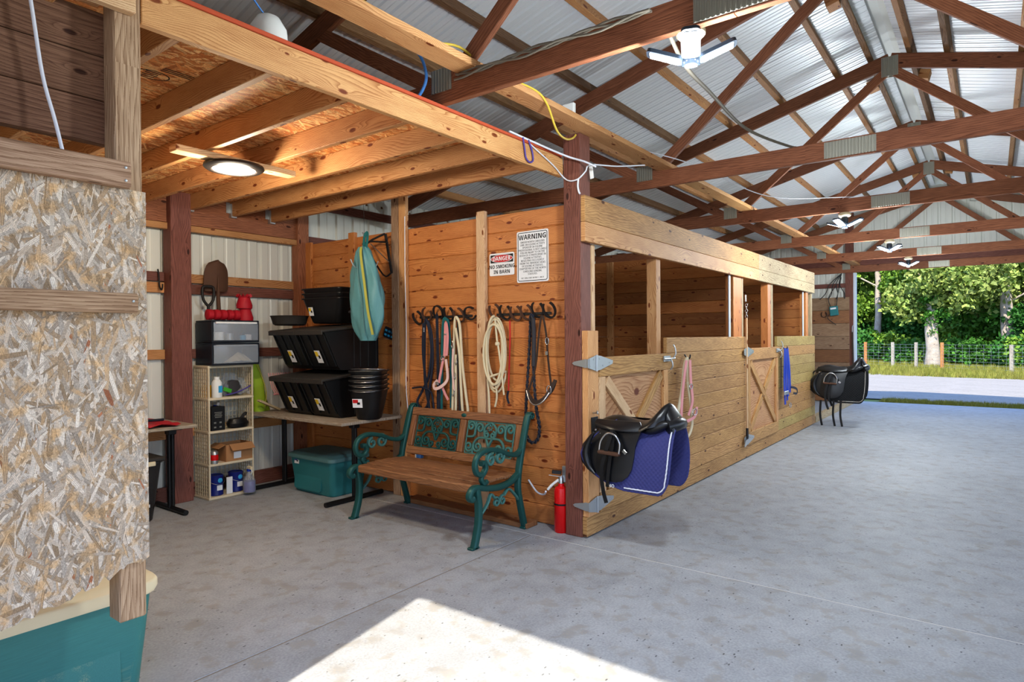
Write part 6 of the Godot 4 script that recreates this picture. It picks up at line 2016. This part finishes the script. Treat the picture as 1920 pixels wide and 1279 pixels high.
	single("long_wire", Mb.new().tube(curve(pv([[-0.03, 2.93, -0.45], [-0.107, 2.994, -1.0], [0.254, 2.875, -1.385], [0.556, 2.76, -2.5], [1.005, 2.875, -3.60], [1.54, 2.85, -3.69]]), 10), 0.004, 6), M.white_cable, "long thin white wire strung between the trusses over the aisle", "wire")
	single("lamp_cord", Mb.new().tube(curve(pv([[1.10, 2.865, 1.20], [1.085, 2.74, 0.9], [1.0, 2.80, 0.3], [0.93, 2.84, -0.6], [1.038, 2.865, -1.3], [1.1, 2.87, -1.4]]), 8), 0.010, 8), M.grey_cable, "dusty brown cord swagged from the LED light to next truss", "cord")
	single("switch_box", Mb.new().box(Vector3(-0.02, 2.955, 0.17), Vector3(0.09, 0.10, 0.03), 0.004), M.white_plastic, "white electrical box on the tie board over corner post", "box")
	# globe on the loft
	t = lathe_thing("white_jug", [0.0, 0.0, 0.07, 0.0, 0.085, 0.03, 0.08, 0.10, 0.05, 0.15, 0.02, 0.165, 0.0, 0.165], M.white_plastic, Vector3(-0.34, 2.7235, 2.22), "white plastic jug standing on the loft floor edge", "jug")
	part("twine", Mb.new().tube(curve(pv([[0.0, 0.16, 0.02], [0.02, 0.22, 0.1], [0.05, 0.32, 0.15]]), 4), 0.004, 6), M.blue_cable, t)
	# ---- far end wall ----
	t = thing("fence_charger", "small teal fence charger box with black leads on far wall", "charger", Vector3(-0.40, 1.93, -10.99))
	part("case", Mb.new().box(Vector3(0, 0, 0.03), Vector3(0.16, 0.20, 0.07), 0.01, Basis(Vector3(0, 0, 1), 0.12)), M.teal_plastic, t)
	part("label", Mb.new().box(Vector3(-0.01, 0.05, 0.066), Vector3(0.11, 0.035, 0.002), 0, Basis(Vector3(0, 0, 1), 0.12)), M.label_white, t)
	for q: Array in [[-0.05, 0.0, 0.55], [0.04, 0.1, 0.7], [-0.06, -0.25, -0.3]]:
		part("lead", Mb.new().tube(curve(pv([[q[0], 0.05 * signf(q[2]), 0.03], [q[0] * 2.0, q[2] * 0.5, 0.06], [q[0] + 0.1, q[2], 0.03]]), 5), 0.008, 6), M.black_plastic, t)
	var hs := Mb.new()
	horseshoe(hs, Vector3(-0.60, 1.86, -10.992), 0.1, 0.0)
	single("loose_horseshoe", hs, M.iron, "single horseshoe nailed to the far board wall", "horseshoe")
	t = thing("cable_bundle", "bundle of dark cables hanging beside the far doorway post", "cable")
	for k in 4:
		var x := -0.30 - 0.06 * k
		hang([[-0.26, 2.72, -11.02], [x, 2.5, -10.98], [x - 0.06 * (k - 1.5), 2.30, -10.99], [x - 0.1 * (k - 1), 2.18, -10.98]], 0.009, M.black_plastic, "cable", t, 6)

func ground_y(z: float) -> float:
	if z > -12.0:
		return -0.03
	if z > -26.0:
		return lerpf(-0.03, -0.20, (-12.0 - z) / 14.0)
	if z > -34.0:
		return lerpf(-0.20, -0.24, (-26.0 - z) / 8.0)
	return lerpf(-0.24, 0.9, (-34.0 - z) / 40.0)

func leaf_cluster(seed_: int, n: int, R: float, s: float) -> Mb:
	var g := RandomNumberGenerator.new()
	g.seed = seed_
	var b := Mb.new()
	for i in n:
		var d := Vector3(g.randfn(), g.randfn() * 0.8, g.randfn()).normalized()
		var p := d * R * pow(g.randf(), 0.5)
		var ax := Vector3(g.randfn(), g.randfn() - 0.4, g.randfn()).normalized()
		var sd := ax.cross(Vector3(g.randfn(), g.randfn() + 1.0, g.randfn())).normalized()
		var l := s * g.randf_range(0.7, 1.3)
		var nn := ax.cross(sd).normalized()
		var tone := g.randf_range(0.6, 1.0)
		b.tint = Color(tone, tone, tone * 0.95)
		var i0 := b.vert(p, nn, Vector2.ZERO)
		b.vert(p + ax * l * 0.5 + sd * l * 0.34 + nn * l * 0.06, nn, Vector2.RIGHT)
		b.vert(p + ax * l, nn, Vector2.ONE)
		b.vert(p + ax * l * 0.5 - sd * l * 0.34 + nn * l * 0.06, nn, Vector2.DOWN)
		b.face(i0, i0 + 1, i0 + 2)
		b.face(i0, i0 + 2, i0 + 3)
	return b

var clusters := []

func foliage(parent: Node, blobs: Array, n: int, m: StandardMaterial3D, g: RandomNumberGenerator, scale_ := 1.0) -> void:
	# blobs: [centre, radii]
	var mm := MultiMesh.new()
	mm.transform_format = MultiMesh.TRANSFORM_3D
	mm.use_colors = true
	mm.mesh = clusters[g.randi_range(0, clusters.size() - 1)]
	mm.instance_count = n
	for i in n:
		var bl: Array = blobs[g.randi_range(0, blobs.size() - 1)]
		var d := Vector3(g.randfn(), g.randfn(), g.randfn()).normalized() * pow(g.randf(), 0.33)
		var p: Vector3 = bl[0] + d * bl[1]
		p.y = maxf(p.y, 0.12)
		var bas := Basis.from_euler(Vector3(g.randf() * TAU, g.randf() * TAU, g.randf() * TAU)).scaled(Vector3.ONE * g.randf_range(0.7, 1.25) * scale_)
		mm.set_instance_transform(i, Transform3D(bas, p))
		var t := g.randf_range(0.6, 1.0)
		mm.set_instance_color(i, Color(t * g.randf_range(0.85, 1.0), t, t * g.randf_range(0.75, 1.0)))
	var o := MultiMeshInstance3D.new()
	o.multimesh = mm
	o.material_override = m
	o.name = numbered(parent, "foliage")
	parent.add_child(o, true)
	o.set_meta("kind", "stuff")

func trunk(b: Mb, base: Vector3, top: Vector3, r: float, g: RandomNumberGenerator, seg := 12) -> void:
	var q := PackedVector3Array()
	var sc := PackedFloat32Array()
	for i in 10:
		var u := i / 9.0
		q.append(base.lerp(top, u) + Vector3(g.randf_range(-1, 1), 0, g.randf_range(-1, 1)) * r * 0.25 * (1.0 if i > 0 else 0.0))
		sc.append(lerpf(1.15, 0.7, u) * (1.25 if i == 0 else 1.0))
	b.tube(q, r, seg, false, sc)

func build_outdoors() -> void:
	for k in 4:
		clusters.append(leaf_cluster(100 + k, 22, 0.42, 0.24).mesh())
	var g := RandomNumberGenerator.new()
	g.seed = 99
	# ground sheets
	var lw := struct("lawn")
	var rows := []
	for z: float in [-11.46, -12.0, -18.0, -26.0, -34.0, -50.0, -75.0]:
		var row := PackedVector3Array()
		for x: float in [-60.0, -20.0, 0.0, 20.0, 60.0]:
			row.append(Vector3(x, ground_y(z) - 0.02, z))
		rows.append(row)
	part("turf", Mb.new().grid(rows), M.lawn, lw)
	var ap := Mb.new()
	ap.box(Vector3(0, -0.07, 24.0), Vector3(120, 0.06, 40.3), 0)
	part("unseen_front_yard", ap, M.gravel, lw)  # unseen ground, added to bounce daylight into the barn
	for s: float in [-1.0, 1.0]:
		part("unseen_side_yard", Mb.new().box(Vector3(33.3 * s + 1.4, -0.07, -3.85), Vector3(56, 0.06, 15.2), 0), M.lawn, lw)  # unseen ground at both sides, added for bounced daylight
	var gv := struct("gravel_drive")
	rows = []
	for i in 25:
		var row := PackedVector3Array()
		for j in 41:
			var x := -20.0 + j
			var far := -25.2 + 0.45 * x * 0.5 + 0.5 * sin(x * 0.9)
			var near := -12.55 - 0.12 * sin(x * 2.3)
			var z := lerpf(near, far, i / 24.0)
			row.append(Vector3(x, ground_y(z) + 0.004 + g.randf_range(0, 0.012), z))
		rows.append(row)
	var gb := Mb.new().grid(rows)
	for i in gb.v.size():
		gb.uv[i] = Vector2(gb.v[i].x, gb.v[i].z)
	part("gravel", gb, M.gravel, gv)
	# grass at the threshold, beyond the gravel and round the fence
	var tuft := Mb.new()
	for k in 9:
		var a := g.randf() * TAU
		var h := g.randf_range(0.05, 0.13)
		var p := Vector3(g.randf_range(-0.05, 0.05), 0, g.randf_range(-0.05, 0.05))
		var w := Vector3(cos(a), 0, sin(a)) * 0.006
		var tip := p + Vector3(g.randf_range(-0.05, 0.05), h, g.randf_range(-0.05, 0.05))
		var nn := Vector3(-sin(a), 0.3, cos(a)).normalized()
		var t := g.randf_range(0.7, 1.0)
		tuft.tint = Color(t, t, t)
		var i0 := tuft.vert(p - w, nn, Vector2.ZERO)
		tuft.vert(p + w, nn, Vector2.RIGHT)
		tuft.vert(tip, nn, Vector2.ONE)
		tuft.face(i0, i0 + 1, i0 + 2)
	var tm := tuft.mesh()
	for zone: Array in [["grass_strip", 4200, "short grass growing along the far door threshold"], ["meadow_grass", 9000, "dry meadow grass between gravel and wire fence"]]:
		var mm := MultiMesh.new()
		mm.transform_format = MultiMesh.TRANSFORM_3D
		mm.use_colors = true
		mm.mesh = tm
		mm.instance_count = zone[1]
		for i in mm.instance_count:
			var x := g.randf_range(0.35, 6.0) if zone[0] == "grass_strip" else g.randf_range(-14.0, 10.0)
			var z := -11.55 - 0.95 * g.randf()
			var s := g.randf_range(0.4, 0.9)
			if zone[0] != "grass_strip":
				z = lerpf(-24.6 + 0.225 * x, -36.0 + 0.6 * x, g.randf())
				s = g.randf_range(1.0, 2.2)
			mm.set_instance_transform(i, Transform3D(Basis(Vector3.UP, g.randf() * TAU).scaled(Vector3.ONE * s), Vector3(x, ground_y(z) - 0.02, z)))
			var t := g.randf_range(0.6, 1.0)
			mm.set_instance_color(i, Color(t, t * g.randf_range(0.8, 1.0), t * 0.8))
		var o := MultiMeshInstance3D.new()
		o.multimesh = mm
		o.material_override = M.grass_blade
		o.name = zone[0]
		add_child(o, true)
		tag(o, zone[2], "grass")
		o.set_meta("kind", "stuff")
	# wire fence
	var f := thing("wire_fence", "wire mesh fence with weathered wooden posts beyond the gravel", "fence", Vector3(0, 0, 0))
	var A := Vector3(-3.1, 0, -34.3)
	var D := Vector3(6.0, 0, 4.4).normalized()
	for u: float in [-10.5, -8.9, -7.2, -5.4, -3.6, -1.8, 0.0, 1.67, 2.99, 4.34, 7.44, 9.3, 11.2, 13.1, 15.0]:
		var p := A + D * u
		var tan_: bool = absf(u) < 0.1 or absf(u - 4.34) < 0.1
		var y0 := ground_y(p.z) - 0.05
		part("post", span(p + Vector3(-0.07, y0, -0.07), p + Vector3(0.07, 1.03 if u < 7 else 0.95, 0.07), 0.85, 1.0, 0.01), M.fence_tan if tan_ else M.fence_grey, f)
	var wr := Mb.new()
	for k in 8:
		var y := -0.12 + 0.15 * k
		wr.rod(A - D * 11 + Vector3(0, y, 0.075), A + D * 15.5 + Vector3(0, y, 0.075), 0.004, 4)
	var u := -11.0
	while u < 15.5:
		wr.rod(A + D * u + Vector3(0, -0.2, 0.075), A + D * u + Vector3(0, 0.94, 0.075), 0.003, 4)
		u += 0.32
	part("wire_mesh", wr, M.galvanised, f).set_meta("kind", "stuff")
	# undergrowth and trees beyond the fence
	var mats := ["leaf_mid", "leaf_light", "leaf_dark", "leaf_pale"]
	var words := {"leaf_mid": "mid green", "leaf_light": "yellow-green", "leaf_dark": "dark green", "leaf_pale": "pale olive"}
	for k in 22:
		var x := -12.5 + 1.15 * k
		var z := -36.4 + 0.62 * x * 0.8 - g.randf_range(0.0, 1.6)
		var h := g.randf_range(0.9, 1.7)
		var m: String = mats[[0, 1, 0, 2, 1][k % 5]]
		var t := thing("shrub", "low %s shrub growing behind the wire fence" % words[m], "shrub", Vector3(x, ground_y(z), z), 0, "undergrowth behind the fence")
		var bl := []
		for q in 4:
			bl.append([Vector3(g.randf_range(-0.8, 0.8), h * g.randf_range(0.3, 0.7), g.randf_range(-0.5, 0.5)), Vector3(0.9, h * 0.5, 0.7)])
		foliage(t, bl, 210, M[m], g, 0.8)
	for k in 15:
		var x := -14.0 + 1.9 * k + g.randf_range(-0.4, 0.4)
		var z := -40.0 + 0.5 * x - g.randf_range(0.0, 2.0)
		var m: String = mats[[2, 0, 2, 1, 0][k % 5]]
		var t := thing("understory_tree", "leafy %s understory tree below the tall trees" % words[m], "tree", Vector3(x, ground_y(z), z), 0, "understory trees")
		var st := Mb.new()
		trunk(st, Vector3(0, -0.1, 0), Vector3(g.randf_range(-0.3, 0.3), 2.6, 0), 0.06, g, 8)
		part("stem", st, M.bark, t)
		var bl := []
		for q in 6:
			bl.append([Vector3(g.randf_range(-1.3, 1.3), g.randf_range(1.0, 3.4), g.randf_range(-0.8, 0.8)), Vector3(1.1, 0.9, 0.9)])
		foliage(t, bl, 420, M[m], g, 1.0)
	for k in 13:
		var x := -16.0 + 2.5 * k
		var z := -48.0 + g.randf_range(-2.0, 1.0)
		var t := thing("backdrop_tree", "distant tree filling the woods behind the tall trunks", "tree", Vector3(x, ground_y(z), z), 0, "woods in the distance")
		var st := Mb.new()
		trunk(st, Vector3(0, -0.1, 0), Vector3(g.randf_range(-0.3, 0.3), 8.0, 0), 0.16, g, 8)
		part("trunk", st, M.bark, t)
		var bl := []
		for q in 10:
			bl.append([Vector3(g.randf_range(-1.6, 1.6), 0.8 + 0.95 * q, g.randf_range(-0.8, 0.8)), Vector3(1.7, 1.0, 1.0)])
		foliage(t, bl, 620, M[mats[[0, 3, 1, 2][k % 4]]], g, 1.7)
	var tall := [[-0.2, -35.3, 0.27, "broad pale-barked trunk of a tall tree wrapped in vines", "leaf_pale"], [2.95, -37.4, 0.27, "straight white-barked tall tree behind the fence end post", "leaf_pale"], [3.75, -38.5, 0.22, "slim white-barked tall tree beside another", "leaf_pale"], [-3.3, -40.5, 0.18, "slender grey-barked tall tree over dense shrubs", "leaf_light"], [-6.5, -41.0, 0.22, "tall tree hidden behind the doorway post", "leaf_light"], [1.2, -44.0, 0.2, "distant tall tree with loose pale crown", "leaf_pale"], [6.5, -38.5, 0.22, "tall yellow-green tree right of the white-barked trees", "leaf_light"], [9.5, -39.0, 0.25, "tall tree at the fence line's right end", "leaf_mid"], [-10.0, -43.0, 0.25, "tall tree far left of the fence", "leaf_mid"]]
	for q: Array in tall:
		var base := Vector3(q[0], ground_y(q[1]), q[1])
		var t := thing("tall_tree", q[3], "tree", base)
		var st := Mb.new()
		var tt := g.randf_range(0.8, 1.0)
		st.tint = Color(tt, tt, tt)
		trunk(st, Vector3(0, -0.1, 0), Vector3(g.randf_range(-0.4, 0.1), 8.5, 0), q[2], g)
		part("trunk", st, M.bark, t)
		var lb := Mb.new()
		for b in 4:
			var y := 3.2 + 1.2 * b
			lb.tube(curve(pv([[0, y, 0], [(-1.0 if b % 2 else 1.0) * 0.8, y + 0.5, 0.3], [(-1.0 if b % 2 else 1.0) * 1.9, y + 1.2, 0.5]]), 4), 0.05, 6)
		part("branches", lb, M.bark, t)
		var bl := []
		for b in 13:
			bl.append([Vector3(g.randf_range(-2.3, 2.3), g.randf_range(3.0, 9.0), g.randf_range(-1.6, 0.8)), Vector3(1.3, 0.9, 1.0)])
		foliage(t, bl, 900, M[q[4]], g, 1.05)
		if q[2] > 0.265 and q[0] < 0.0:
			foliage(t, [[Vector3(0, 3.2, 0.3), Vector3(0.55, 1.6, 0.3)]], 60, M.leaf_mid, g, 0.6)
